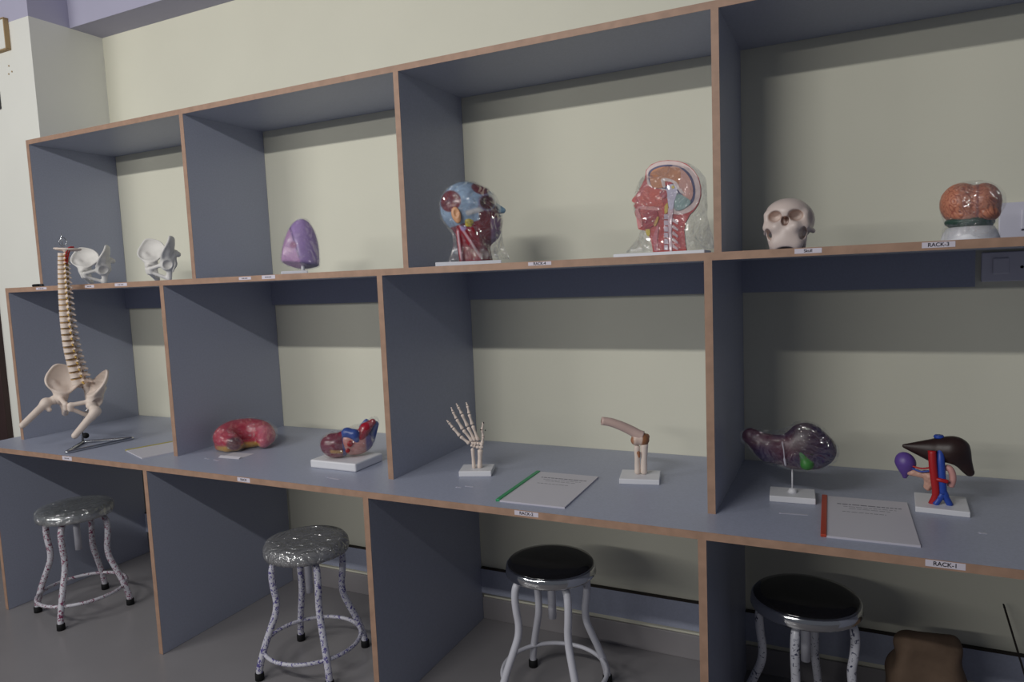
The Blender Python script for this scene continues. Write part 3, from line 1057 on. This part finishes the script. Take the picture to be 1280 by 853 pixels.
cl = paint(V, (214, 198, 190), (deep, (128, 92, 78)), (soft(np.hypot((np.abs(x) - .0265) / .017, (z - .0885) / .0135) - 1, .12) * soft(y + .030, .006), (186, 156, 140)), (soft(wob(V, .5, 90, 3) + .55, .15) * .25, (188, 164, 152)))  # shade inside the eye sockets and nose opening is put into the vertex colour
put('cranium', (V, F), m_attr, t, smooth=True, colors=cl)

# ------------------------------------------------------------------ brain in film
t = thing('brain_model', 'pinkish brown brain model under film on a round white stand', 'anatomy model', (3.7195, -0.42, ZM), -7.5)
put('base', lathe([(0, 0), (.061, 0), (.062, .004), (.057, .020), (.050, .032), (.046, .034), (0, .034)], 40), m_base, t, smooth=True)
g = Field((-.075, -.08, .028), (.075, .08, .150), .0022)
L = g.ell((-.020, 0, .092), (.0455, .064, .050))
Rr = g.ell((.026, 0, .090), (.038, .063, .047))
L = smin(L, g.ell((-.012, -.012, .060), (.036, .046, .020), (0, 14, 0)), k=.012)
Rr = smin(Rr, g.ell((.034, -.010, .062), (.026, .046, .018)), k=.012)
f = smin(L, Rr, k=.010)
q = 6.2832
warp = np.sin(230 * g.Y + 150 * g.Z + 1) * .9 + np.sin(210 * g.Z + 160 * g.X) * 1.0 + np.sin(260 * g.X - 170 * g.Y) * .9
fold = np.abs(np.sin(150 * g.X * .55 + 190 * g.Z * .5 + 120 * g.Y + 1.6 * warp))
f = f + .0022 * (1 - fold) ** 2
brain_f = f
V, F = g.surf(f)
warp = np.sin(230 * V[:, 1] + 150 * V[:, 2] + 1) * .9 + np.sin(210 * V[:, 2] + 160 * V[:, 0]) * 1.0 + np.sin(260 * V[:, 0] - 170 * V[:, 1]) * .9
fold = np.abs(np.sin(150 * V[:, 0] * .55 + 190 * V[:, 2] * .5 + 120 * V[:, 1] + 1.6 * warp))
cl = paint(V, (206, 136, 108), ((1 - fold) ** 2 * .8, (142, 70, 60)), (soft(np.abs(V[:, 0] - .014) - .003) * .6, (120, 84, 90)))
put('brain', (V, F), m_attr, t, smooth=True, colors=cl)
gs = Field((-.06, -.06, .02), (.06, .06, .07), .0025)
cb = smin(gs.ell((-.006, -.008, .046), (.049, .048, .019)), gs.ell((.026, .0, .044), (.026, .040, .016)), k=.006)
cb = cb + .0012 * np.abs(np.sin(500 * gs.Z + 30 * gs.X))
put('cerebellum', gs.surf(cb), mat('dark_green_plastic', (50, 78, 66), 0.4, vary=0.2, vscale=60), t, smooth=True)
gf = Field((-.08, -.085, .001), (.085, .085, .155), .004)
ff = smin(gf.ell((.004, 0, .092), (.069, .069, .054)), gf.cap((0, 0, -.01), (0, 0, .05), .064, .054), k=.02)
V, F = relax(gf.surf(ff), 2)
V = V + np.stack([wob(V, .0014, 140, s) for s in (1, 4, 8)], 1)
put('plastic_wrap', (V, F), f_tight, t, smooth=True)

# ------------------------------------------------------------------ stomach in film
t = thing('stomach_model', 'curved pinkish red stomach model in clear film lying on the worktop', 'anatomy model', (1.193, -0.388, ZC), 47.5)
SP = [(-.034, -.062, .030, .026), (-.062, -.040, .042, .037), (-.075, .000, .052, .046), (-.042, .038, .058, .051), (.012, .046, .058, .052), (.060, .026, .053, .047), (.080, -.022, .044, .038), (.070, -.066, .030, .027)]
g = Field((-.14, -.11, -.002), (.14, .12, .125), .0035)
S = [tuple(p) for p in spline(SP, 3)]
f = None
for a, b in zip(S[:-1], S[1:]):
    c = g.cap(a[:3], b[:3], a[3], b[3])
    f = c if f is None else smin(f, c, k=.008)
yel = smin(g.cap((-.100, -.012, .020), (-.070, -.050, .018), .018), g.cap((-.02, -.030, .020), (.055, -.020, .020), .018), k=.01)
f = smin(f, yel, k=.008)
f = smax(f, -g.Z + .0005, k=.004)
st_f = f
V, F = relax(g.surf(f), 1)
x, y, z = V.T
cl = paint(V, (182, 46, 68), (soft(-(y - .01), .02) * soft(-(z - .07), .02) * .7, (164, 34, 56)), (soft(z - .030 + .05 * np.sin(40 * x) * .05, .004) * soft(np.abs(x + .02) - .090, .01) * soft(y - .0, .01), (204, 156, 62)),
           (soft(np.hypot(x + .044, z - .036) - .028, .005) * soft(y + .035, .006), (92, 16, 32)),
           (soft(-(x - .052), .004) * soft(y + .02, .004), (198, 92, 112)))
put('stomach', (V, F), m_attr_gloss, t, smooth=True, colors=cl)
V, F = relax(g.surf(smin(st_f - .006, g.ell((.06, .02, .045), (.068, .055, .043)), k=.02)), 3)
V = V[:] + np.stack([wob(V, .0018, 120, s) for s in (1, 4, 6)], 1)
V[:, 2] = np.maximum(V[:, 2], .0008)
put('plastic_wrap', (V, F), f_tight, t, smooth=True)

# ------------------------------------------------------------------ heart on a wrapped white block
t = thing('heart_model', 'red and blue heart model in clear film on a thick white block', 'anatomy model', (1.792, -0.478, ZC), 40.2)
put('base', box(-.103, .103, -.078, .082, 0, .030, .005), m_base, t, rot=(0, 0, math.radians(-40.2)))
bz = .030


def blob(name, fn, lo, hi, m, h=.0028, colors=None, amp=0):
    g = Field(lo, hi, h)
    V, F = relax(g.surf(fn(g)), 1)
    return put(name, (V, F), m, t, smooth=True, colors=None if colors is None else colors(V))


def vent(g):
    f = g.ell((-.034, .0, .075), (.056, .045, .046), (0, 12, 0))
    return smax(smin(f, g.cap((-.035, -.02, .085), (-.01, -.02, .115), .020, .014), k=.02), -g.Z + bz, k=.006)


blob('ventricle', vent, (-.10, -.06, .028), (.03, .06, .14), m_attr_gloss,
     colors=lambda V: paint(V, (118, 40, 58), (soft(wob(V, 1, 60, 2) + .3, .3) * .6, (150, 62, 70)), (soft(np.abs(V[:, 2] - .055 + .15 * V[:, 0]) - .006, .002) * soft(-(V[:, 0] + .055)), (196, 150, 80)),
                            (soft(np.abs(V[:, 0] + .005) - .006, .002), (60, 74, 150))))
blob('atrium', lambda g: smax(smin(g.ell((.036, .002, .080), (.066, .050, .047)), g.ell((.005, -.012, .098), (.026, .026, .022)), k=.02), -g.Z + bz, k=.006), (-.04, -.06, .028), (.11, .06, .14),
     m_attr_gloss, colors=lambda V: paint(V, (216, 158, 146), (soft(wob(V, 1, 50, 5) + .5, .3) * .5, (196, 124, 120)), (soft(-(V[:, 0] - .072), .004), (110, 96, 150))))
blob('pulmonary_vessel', lambda g: smin(g.cap((-.014, -.014, .104), (.008, -.024, .122), .015, .017), g.cap((.008, -.024, .122), (.032, -.034, .116), .017, .018), g.cap((.032, -.034, .116), (.040, -.042, .096), .016, .010), k=.012),
     (-.04, -.065, .07), (.065, .02, .15), mat('dusty_blue_vessel', (62, 84, 150), 0.3))
blob('aorta', lambda g: smin(g.cap((.052, -.022, .100), (.074, -.012, .130), .022, .019), g.cap((.074, -.012, .130), (.102, -.004, .150), .018, .012), k=.012), (.02, -.06, .07), (.125, .03, .175),
     mat('crimson_vessel_plastic', (168, 30, 48), 0.25, 0.5))
blob('vena_cava', lambda g: smin(g.cap((.088, .012, .085), (.112, .008, .138), .021, .013), g.cap((.062, .018, .130), (.080, .014, .150), .010), k=.012), (.05, -.03, .05), (.14, .05, .17), mat('slate_blue_plastic', (74, 92, 152), 0.3))
for k, (p, r) in enumerate((((.016, -.046, .086), .011), ((.006, -.046, .062), .008))):
    put('vessel_stub', lathe([(0, 0), (r, 0), (r * 1.05, .006), (r * .8, .009), (0, .007)], 16), mat('dark_red_stub', (150, 36, 40), 0.3), t, smooth=True, loc=p, rot=(math.radians(80), 0, 0))
g = Field((-.105, -.07, .030), (.15, .07, .18), .004)
ff = smin(g.ell((-.038, 0, .076), (.056, .052, .053)), g.ell((.036, 0, .083), (.071, .056, .054)), g.cap((.05, -.005, .1), (.106, .002, .148), .034, .021), k=.03)
V, F = relax(g.surf(ff), 2)
V = V + np.stack([wob(V, .0018, 120, s) for s in (2, 4, 6)], 1)
V[:, 2] = np.maximum(V[:, 2], .0305)
put('plastic_wrap', (V, F), f_tight, t, smooth=True)

# ------------------------------------------------------------------ hand skeleton
t = thing('hand_skeleton_model', 'ivory hand skeleton with spread fingers standing on a white block', 'anatomy model', (2.3132, -0.4356, ZC), 29.2)
put('base', box(-.055, .055, -.040, .050, 0, .0185, .002), m_base, t, rot=(0, 0, math.radians(-10)))
bt = .0175
put('ulna', bone((-.0092, 0, bt), (-.0113, 0, .0886), .0058, 1.15, 12), m_bone, t, smooth=True)
put('radius', bone((.0099, 0, bt), (.0150, 0, .0830), .0075, 1.2, 12, .0085), m_bone, t, smooth=True)
for p, r in (((.0185, -.002, .0905), .0070), ((.006, .001, .0910), .0066), ((-.006, .000, .0950), .0062), ((-.013, -.003, .0985), .0050), ((.020, -.003, .1010), .0066), ((.010, -.001, .1035), .0064), ((.0005, 0, .1045), .0068), ((-.0095, .001, .1060), .0062)):
    gq = Field((-.01,) * 3, (.01,) * 3, .0014)
    ff = gq.box((0, 0, 0), (r, r * .85, r * .8), r * .55, (random.uniform(-20, 20), random.uniform(-30, 30), random.uniform(-30, 30)))
    put('wrist_bone', gq.surf(ff), m_bone, t, smooth=True, loc=p)
FING = [[(-.0200, .1035), (-.0511, .1316), (-.0744, .1619), (-.0868, .1799), (-.0947, .1885)],
        [(-.0095, .1110), (-.0406, .1542), (-.0604, .1920), (-.0717, .2177), (-.0768, .2335)],
        [(-.0010, .1115), (-.0238, .1630), (-.0418, .2084), (-.0531, .2340), (-.0592, .2460)],
        [(.0095, .1120), (-.0076, .1679), (-.0172, .2071), (-.0215, .2362), (-.0257, .2485)]]
for fi, fg in enumerate(FING):
    dy = (.006, .0, -.004, -.004)[fi]
    for k in range(4):
        (xa, za), (xb, zb) = fg[k], fg[k + 1]
        u = np.array([xb - xa, zb - za])
        u = u / np.linalg.norm(u) * .0009
        rr = (.0052, .0049, .0042, .0032)[k]
        ya, yb = dy * k / 4, dy * (k + 1) / 4
        put('finger_bone' if k else 'palm_bone', bone((xa + u[0], ya, za + u[1]), (xb - u[0], yb, zb - u[1]), rr, 1.42, 10, rr * (.55 if k == 3 else .92)), m_bone, t, smooth=True)
for a, b, r in (((.0225, -.004, .1050), (.0265, -.012, .1290), .0048), ((.0265, -.012, .1300), (.0235, -.018, .1530), .0042), ((.0235, -.018, .1540), (.0295, -.022, .1800), .0036)):
    put('thumb_bone', bone(a, b, r, 1.4, 10, r * .85), m_bone, t, smooth=True)
for p in ((.0290, -.024, .1795), (.0190, -.020, .1555), (.0345, -.018, .1525)):
    put('wire_pin', lathe([(0, 0), (.0016, 0), (.0016, .006), (0, .006)], 8), m_cap, t, smooth=True, loc=p, rot=(math.radians(100), 0, 0))

# ------------------------------------------------------------------ elbow joint
t = thing('elbow_joint_model', 'bent elbow joint model with brown ligaments on a white block', 'anatomy model', (2.8535, -0.335, ZC), 15.5)
put('base', box(-.062, .062, -.058, .048, 0, .017, .002), m_base, t, rot=(0, 0, math.radians(-4)))
up = [(-.118, -.012, .193), (-.088, -.008, .187), (-.055, -.004, .174), (-.026, 0, .159), (-.004, 0, .146), (.010, 0, .140)]
V, F = tube(spline(up, 4), [.0132 + .0002 * k for k in range(21)], 16)
put('upper_arm_bone', (V, F), mat('rosy_bone_plastic', (206, 178, 168), 0.45), t, smooth=True)
dq = (Vector(up[0]) - Vector(up[1])).normalized()
put('marrow_end', tube([tuple(Vector(up[0]) + dq * .0004), tuple(Vector(up[0]) + dq * .0008)], [.0065, .0062], 14), mat('brown_marrow', (130, 74, 56), 0.5), t)
g = Field((-.045, -.03, .085), (.045, .03, .165), .002)
f = smin(g.ell((-.012, 0, .127), (.016, .018, .016)), g.ell((.012, 0, .130), (.019, .019, .020)), g.cap((-.02, 0, .153), (.005, 0, .140), .011, .013), k=.010)
V, F = relax(g.surf(f), 1)
wv = wob(V, .002, 120, 8)
cl = paint(V, (214, 190, 176), (soft(-(V[:, 0] - .008 + wv)) * soft(V[:, 2] - .156), (150, 100, 66)), (soft(V[:, 0] + .017 + wv) * soft(V[:, 2] - .14), (168, 118, 88)))
put('joint', (V, F), m_attr, t, smooth=True, colors=cl)
put('forearm_bone', bone((-.0088, 0, .0165), (-.0085, 0, .112), .0088, 1.12, 14, .0092), m_bone, t, smooth=True)
put('forearm_bone', bone((.0108, 0, .0165), (.0150, 0, .122), .0098, 1.15, 14, .0118), m_bone, t, smooth=True)
g = Field((-.03, -.02, .06), (.04, .02, .15), .0018)
lg = smin(g.cap((-.004, -.008, .088), (-.002, -.009, .075), .0062, .0034), g.cap((.022, .004, .138), (.018, .004, .100), .010, .006), k=.006)
put('ligament', relax(g.surf(lg), 1), mat('brown_ligament', (158, 106, 74), 0.5, vary=0.2, vscale=80), t, smooth=True)

# ------------------------------------------------------------------ wrapped liver on a rod
t = thing('wrapped_liver_model', 'dark purple liver model with green gallbladder in film on a rod stand', 'anatomy model', (3.3087, -0.385, ZC), 3.9)
put('base', box(-.060, .060, -.045, .045, 0, .0175, .002), m_base, t)
put('collar', lathe([(0, .017), (.011, .017), (.0125, .020), (.009, .028), (.006, .030), (0, .030)], 20), m_base, t, smooth=True)
put('rod', tube([(0, 0, .02), (0, 0, .10)], .0022, 10), m_base, t, smooth=True)


def liver_field(g, o=0.0):
    f = smin(g.cap((-.111, 0, .175), (-.060, 0, .145), .024, .038, .8), g.cap((-.060, 0, .143), (.0, 0, .138), .038, .050, .7), k=.02)
    f = smin(f, g.ell((.042, 0, .145), (.073, .040, .058)), g.ell((.036, .006, .178), (.046, .032, .041)), k=.018)
    f = smax(f, -g.ell((-.050, .0, .212), (.042, .06, .028)), k=.012)
    return f - o


g = Field((-.145, -.06, .075), (.13, .06, .235), .0030)
V, F = relax(g.surf(liver_field(g)), 1)
cl = paint(V, (58, 30, 54), (soft(wob(V, 1, 45, 3), .5) * .7, (42, 36, 84)), (soft(wob(V, 1, 55, 8) + .4, .4) * .7, (92, 26, 48)),
           (soft(np.abs(V[:, 0] - .012 - .3 * (V[:, 2] - .15)) - .020, .006) * soft(-(V[:, 2] - .15), .01) * .6, (96, 84, 84)))
put('liver', (V, F), m_attr, t, smooth=True, colors=cl)
g = Field((-.005, -.06, .08), (.06, -.01, .15), .002)
gb = smin(g.cap((.038, -.030, .112), (.022, -.030, .142), .0155, .010), g.ell((.038, -.031, .109), (.017, .014, .015)), k=.008)
put('gallbladder', relax(g.surf(gb), 1), mat('green_gallbladder', (62, 124, 58), 0.35, vary=0.15, vscale=60), t, smooth=True)
g = Field((-.15, -.07, .07), (.135, .07, .24), .0042)
ff = smin(liver_field(g, .006), g.cap((-.10, 0, .175), (.03, 0, .175), .012, .03), k=.02)
V, F = relax(g.surf(ff), 2)
V = V + np.stack([wob(V, .0018, 110, s) for s in (3, 5, 9)], 1)
put('plastic_wrap', (V, F), film('dark_liver_film', body=0.015, edge=0.14, rough=0.08, bump=0.9, bscale=24), t, smooth=True)
put('film_fold', tube(spline([(-.026, -.037, .172), (-.022, -.043, .15), (-.020, -.044, .125), (-.017, -.040, .105)], 5), [.0012] * 10 + [.0030] * 6, 8), mat('bunched_film', (196, 192, 204), 0.25), t, smooth=True)

# ------------------------------------------------------------------ liver with vessels, spleen and pancreas
t = thing('liver_vessel_model', 'dark brown liver with red and blue vessels and violet spleen on a white block', 'anatomy model', (3.6755, -0.335, ZC), -6.0)
put('base', box(-.060, .062, -.072, .062, 0, .0150, .002), m_base, t, rot=(0, 0, math.radians(3)))
g = Field((-.11, -.045, .07), (.09, .05, .205), .0028)
f = smin(g.cap((-.086, .006, .156), (-.012, .006, .150), .0065, .036, .75), g.ell((.022, .006, .152), (.040, .034, .038)), k=.016)
f = smin(f, g.cap((.030, .006, .152), (.064, .008, .100), .038, .012, .75), k=.014)
f = smax(f, -g.ell((.012, .0, .092), (.034, .06, .030), (0, 30, 0)), k=.010)
put('liver', relax(g.surf(f), 1), mat('dark_liver_plastic', (48, 32, 30), 0.4, 0.4, vary=0.15, vscale=30), t, smooth=True)
g = Field((-.115, -.035, .055), (-.05, .035, .15), .002)
sp_ = smin(g.ell((-.084, -.004, .115), (.021, .016, .026), (0, -22, 0)), g.cap((-.082, -.004, .11), (-.084, -.004, .074), .020, .006), k=.022)
put('spleen', relax(g.surf(sp_), 1), mat('violet_spleen', (98, 72, 150), 0.4), t, smooth=True)
put('aorta', join(tube(spline([(-.0210, -.030, .158), (-.0190, -.033, .125), (-.0150, -.033, .088), (-.0110, -.032, .055), (-.0120, -.031, .036), (-.0200, -.028, .013)], 5), [.0098] * 14 + [.0095] * 5 + [.0085] * 7, 14),
                  tube(spline([(-.016, -.034, .084), (.000, -.039, .083), (.016, -.036, .080)], 5), .0052, 12)), m_red, t, smooth=True)
put('vena_cava', join(tube(spline([(-.004, .010, .186), (-.0020, -.020, .146), (.0005, -.028, .110), (.0030, -.030, .075), (.0050, -.029, .045)], 5), .0098, 14),
                      tube(spline([(.0055, -.029, .050), (.012, -.028, .035), (.022, -.026, .014)], 5), [.0095] * 5 + [.008] * 6, 12),
                      tube(spline([(.0050, -.029, .046), (-.003, -.032, .030), (-.012, -.036, .014)], 5), [.0092] * 5 + [.0075] * 6, 12),
                      lathe([(0, -.004), (.011, -.004), (.013, .001), (.010, .005), (0, .004)], 18, (-.006, .008, .1885))), m_blue, t, smooth=True)
put('splenic_artery', tube(spline([(-.022, -.030, .112), (-.045, -.026, .106), (-.066, -.018, .108), (-.074, -.012, .106)], 5), .0026, 8), m_red, t, smooth=True)
put('splenic_vein', tube(spline([(-.020, -.030, .104), (-.045, -.027, .098), (-.062, -.020, .101), (-.074, -.012, .102)], 5), .0024, 8), m_blue, t, smooth=True)
g = Field((-.09, -.04, .04), (-.005, .02, .115), .0022)
pc = smin(g.cap((-.076, -.010, .090), (-.020, -.016, .086), .009, .0105), g.cap((-.022, -.016, .084), (-.028, -.014, .056), .014, .012), k=.010)
V, F = g.surf(pc)
V = np.array(V) + np.stack([wob(V, .0010, 420, s) for s in (1, 2, 3)], 1)
put('pancreas', (V, F), mat('pinkish_tan_pancreas', (204, 160, 142), 0.5, vary=0.08, vscale=80), t, smooth=True)
put('duodenum', tube(spline([(.010, -.014, .112), (.020, -.018, .110), (.026, -.018, .095), (.026, -.018, .078), (.021, -.018, .062)], 5), [.0065] + [.0085] * 18 + [.009, .006], 14), mat('pink_duodenum', (214, 158, 150), 0.4), t, smooth=True)
put('support_pin', tube([(-.004, -.018, .012), (-.004, -.006, .13)], .003, 8), m_steel, t, smooth=True)

# ------------------------------------------------------------------ booklets, card, tape strips
m_page = mat('white_cover_paper', (206, 203, 210), 0.45, 0.4)
m_print = mat('grey_print', (118, 116, 126), 0.6, 0.2)


def booklet(label, x, y, rz, spine_col, w=.205, l=.315):
    t = thing('booklet', label, 'booklet', (x, y, ZC), rz, 'booklets on the worktop')
    put('pages', box(-w / 2, w / 2, -l / 2, l / 2, 0.0, .0042), mat('page_block', (196, 194, 204), 0.6), t)
    put('cover', box(-w / 2, w / 2, -l / 2, l / 2, .0042, .0048), m_page, t)
    put('spine_bar', box(-w / 2 - .006, -w / 2 + .008, -l / 2 - .001, l / 2 + .001, 0.0, .0078, .002), mat('spine_' + spine_col[0], spine_col[1], 0.4), t)
    rows = [(.098, -.070, .085, .0060), (.079, -.055, .072, .0026), (.064, -.042, .058, .0026), (.036, -.058, .045, .0030)]
    rs = random.Random(len(label))
    vs = []
    for yy, xa, xb, hh in rows:
        xx = xa
        while xx < xb:
            wd = rs.uniform(.006, .018)
            vs.append(box(xx, min(xx + wd, xb), yy - hh / 2, yy + hh / 2, .0048, .00495))
            xx += wd + .0025
    put('print', join(*vs), m_print, t)
    return t


booklet('white booklet with a green spine bar between hand and elbow models', 2.619, -0.522, 1.0, ('green', (40, 150, 96)), .212, .316)
booklet('white booklet with an orange-red spine bar between the two liver models', 3.497, -0.505, 1.2, ('orange', (176, 62, 40)), .206, .322)
t = thing('booklet', 'white booklet with a yellow spine bar beside the spine model stand', 'booklet', (.862, -.520, ZC), -20, 'booklets on the worktop')
put('pages', box(-.105, .105, -.115, .115, 0, .004), m_page, t)
put('spine_bar', box(-.112, -.098, -.116, .116, 0, .006, .0015), mat('spine_yellow', (178, 166, 84), 0.5), t)
for o, (lb, x, y, rz, wd, dp) in enumerate((('white paper card in front of the stomach model', 1.268, -.508, 3, .104, .082),)):
    t = thing('paper_card', lb, 'card', (x, y, ZC), rz)
    put('sheet', box(-wd / 2, wd / 2, -dp / 2, dp / 2, 0.0, .0008), m_page, t)
    put('folded_flap', ([(-wd / 2, -dp / 2, .0009), (wd / 2, -dp / 2, .0009), (wd / 2, -dp / 2 + .012, .006), (-wd / 2, -dp / 2 + .012, .006), (-wd / 2, -dp / 2, .0014), (wd / 2, -dp / 2, .0014), (wd / 2, -dp / 2 + .012, .0065), (-wd / 2, -dp / 2 + .012, .0065)],
                        [[0, 3, 2, 1], [4, 5, 6, 7], [0, 1, 5, 4], [1, 2, 6, 5], [2, 3, 7, 6], [3, 0, 4, 7]]), m_page, t)
m_tape = mat('milky_tape', (190, 190, 204), 0.25, 0.5)
for lb, x, y, rz, ln in (('short tape scrap nearest the left of the hand model block', 2.333, -.594, 0, .020), ('longer tape scrap before the hand model block', 2.362, -.576, 0, .030),
                         ('long thin tape strip in front of the wrapped liver stand', 3.320, -.520, 6, .072), ('tiny tape scrap left of the stomach card', 1.187, -.577, -8, .030),
                         ('tape scrap nearest the front below the stomach card', 1.245, -.584, -8, .034), ('tape strip in front of the heart block', 1.868, -.642, -8, .060),
                         ('tiny tape scrap right of the vessel model block', 3.744, -.519, 5, .018)):
    o = put('tape_scrap', join(box(-ln / 2, ln / 2, -.004, .004, 0, .0006), box(-ln / 2 + .002, -ln / 2 + .006, -.004, .004, .0006, .0016)), m_tape, None, loc=(x, y, ZC), rot=(0, 0, math.radians(rz)))
    tag(o, lb, 'tape', 'tape scraps on the worktop')

# ------------------------------------------------------------------ wall plates, column box, sack
m_plate = mat('white_switch_plastic', (214, 212, 224), 0.4, 0.45)
t = thing('switch_plate', 'white wall switch plate behind the brain model above the shelf', 'switch', (3.955, 0, 1.468))
put('plate', box(-.112, .112, -.012, -.0005, 0, .108, .003), m_plate, t)
for k in range(3):
    put('rocker', box(-.060 + k * .058, -.020 + k * .058, -.018, -.012, .030, .086, .003), m_plate, t)
    put('rocker_gap', box(-.058 + k * .058, -.022 + k * .058, -.0135, -.012, .026, .029), m_ink, t)
t = thing('socket_plate', 'white wall socket plate under the middle shelf at the right', 'socket', (3.915, 0, 1.350))
put('plate', box(-.112, .112, -.012, -.0005, 0, .086, .003), m_plate, t)
for px_, pz_ in ((-.002, .060), (-.014, .040), (.010, .040), (.062, .060), (.050, .040), (.074, .040)):
    put('pin_hole', lathe([(0, 0), (.0042, 0), (.0042, .0016), (0, .0016)], 12), m_cap, t, loc=(px_, -.012, pz_), rot=(math.pi / 2, 0, 0))
put('rocker', box(-.085, -.045, -.018, -.012, .022, .068, .003), m_plate, t)
t = thing('wall_box', 'cream electrical box with brown outline high on the column', 'box', (-0.262, PY, 2.610))
put('cover', box(-.085, .085, -.022, -.0005, 0, .135, .004), m_col, t)
mb = mat('brown_stain', (168, 142, 104), 0.7)
put('outline', join(box(.080, .086, -.0225, -.0005, -.002, .137), box(-.086, .086, -.0225, -.0005, -.006, -.001), box(-.086, .086, -.0225, -.0005, .136, .141)), mb, t)
for k, (px_, pz_) in enumerate(((.055, -.075), (.075, -.105), (.048, -.112))):
    put('screw_hole', lathe([(0, 0), (.004, 0), (.004, .002), (0, .002)], 8), mb, t, loc=(px_, -.0005, pz_), rot=(math.pi / 2, 0, 0))
t = thing('wall_hook_plate', 'dark plate on the column at the left edge, below the wall box', 'plate', (-0.330, PY, 2.345))
put('plate', box(-.028, .028, -.014, -.0005, 0, .085, .004), mat('dark_grey_plastic', (70, 70, 72), 0.5), t)
put('knob', lathe([(0, 0), (.010, 0), (.012, .008), (.009, .016), (0, .016)], 14), m_cap, t, smooth=True, loc=(0, -.013, .045), rot=(math.pi / 2, 0, 0))

t = thing('paper_sack', 'brown crumpled sack slumped under the worktop at the dark right', 'sack', (3.655, -0.225, 0), 8)
g = Field((-.13, -.12, -.005), (.13, .12, .36), .006)
f = smin(g.box((0, 0, .13), (.098, .080, .13), .05), g.box((.004, 0, .27), (.080, .045, .06), .03, (0, 6, 0)), g.cap((-.06, 0, .315), (.062, 0, .325), .018, .018, .7), k=.05)
f = smax(f, -g.Z, k=.004)
V, F = relax(g.surf(f), 1)
V = V + np.stack([wob(V, .005, 45, 1), wob(V, .005, 45, 2), wob(V, .003, 45, 3) * (V[:, 2] > .03)], 1)
V[:, 2] = np.maximum(V[:, 2], 0.0005)
put('sack_body', (V, F), mat('brown_sack_paper', (104, 86, 72), 0.8, 0.2, vary=0.15, vscale=14, bump=0.3, bscale=60), t, smooth=True)
put('tie', ring((.003, 0, .292), .058, .005, 40, 8), mat('straw_twine', (150, 120, 80), 0.8), t, smooth=True, scale=(1, .62, 1))
t = thing('thin_stick', 'thin dark stick leaning on the wall at the lower right corner', 'stick', (3.93, -0.10, 0))
put('shaft', tube([(0.035, -.12, .004), (-.055, .06, .375)], .0028, 8), mat('dark_wood_stick', (40, 32, 30), 0.6), t, smooth=True)
put('tip', tube([(-.055, .06, .375), (-.0575, .065, .385)], [.003, .0022], 8), m_cap, t, smooth=True)
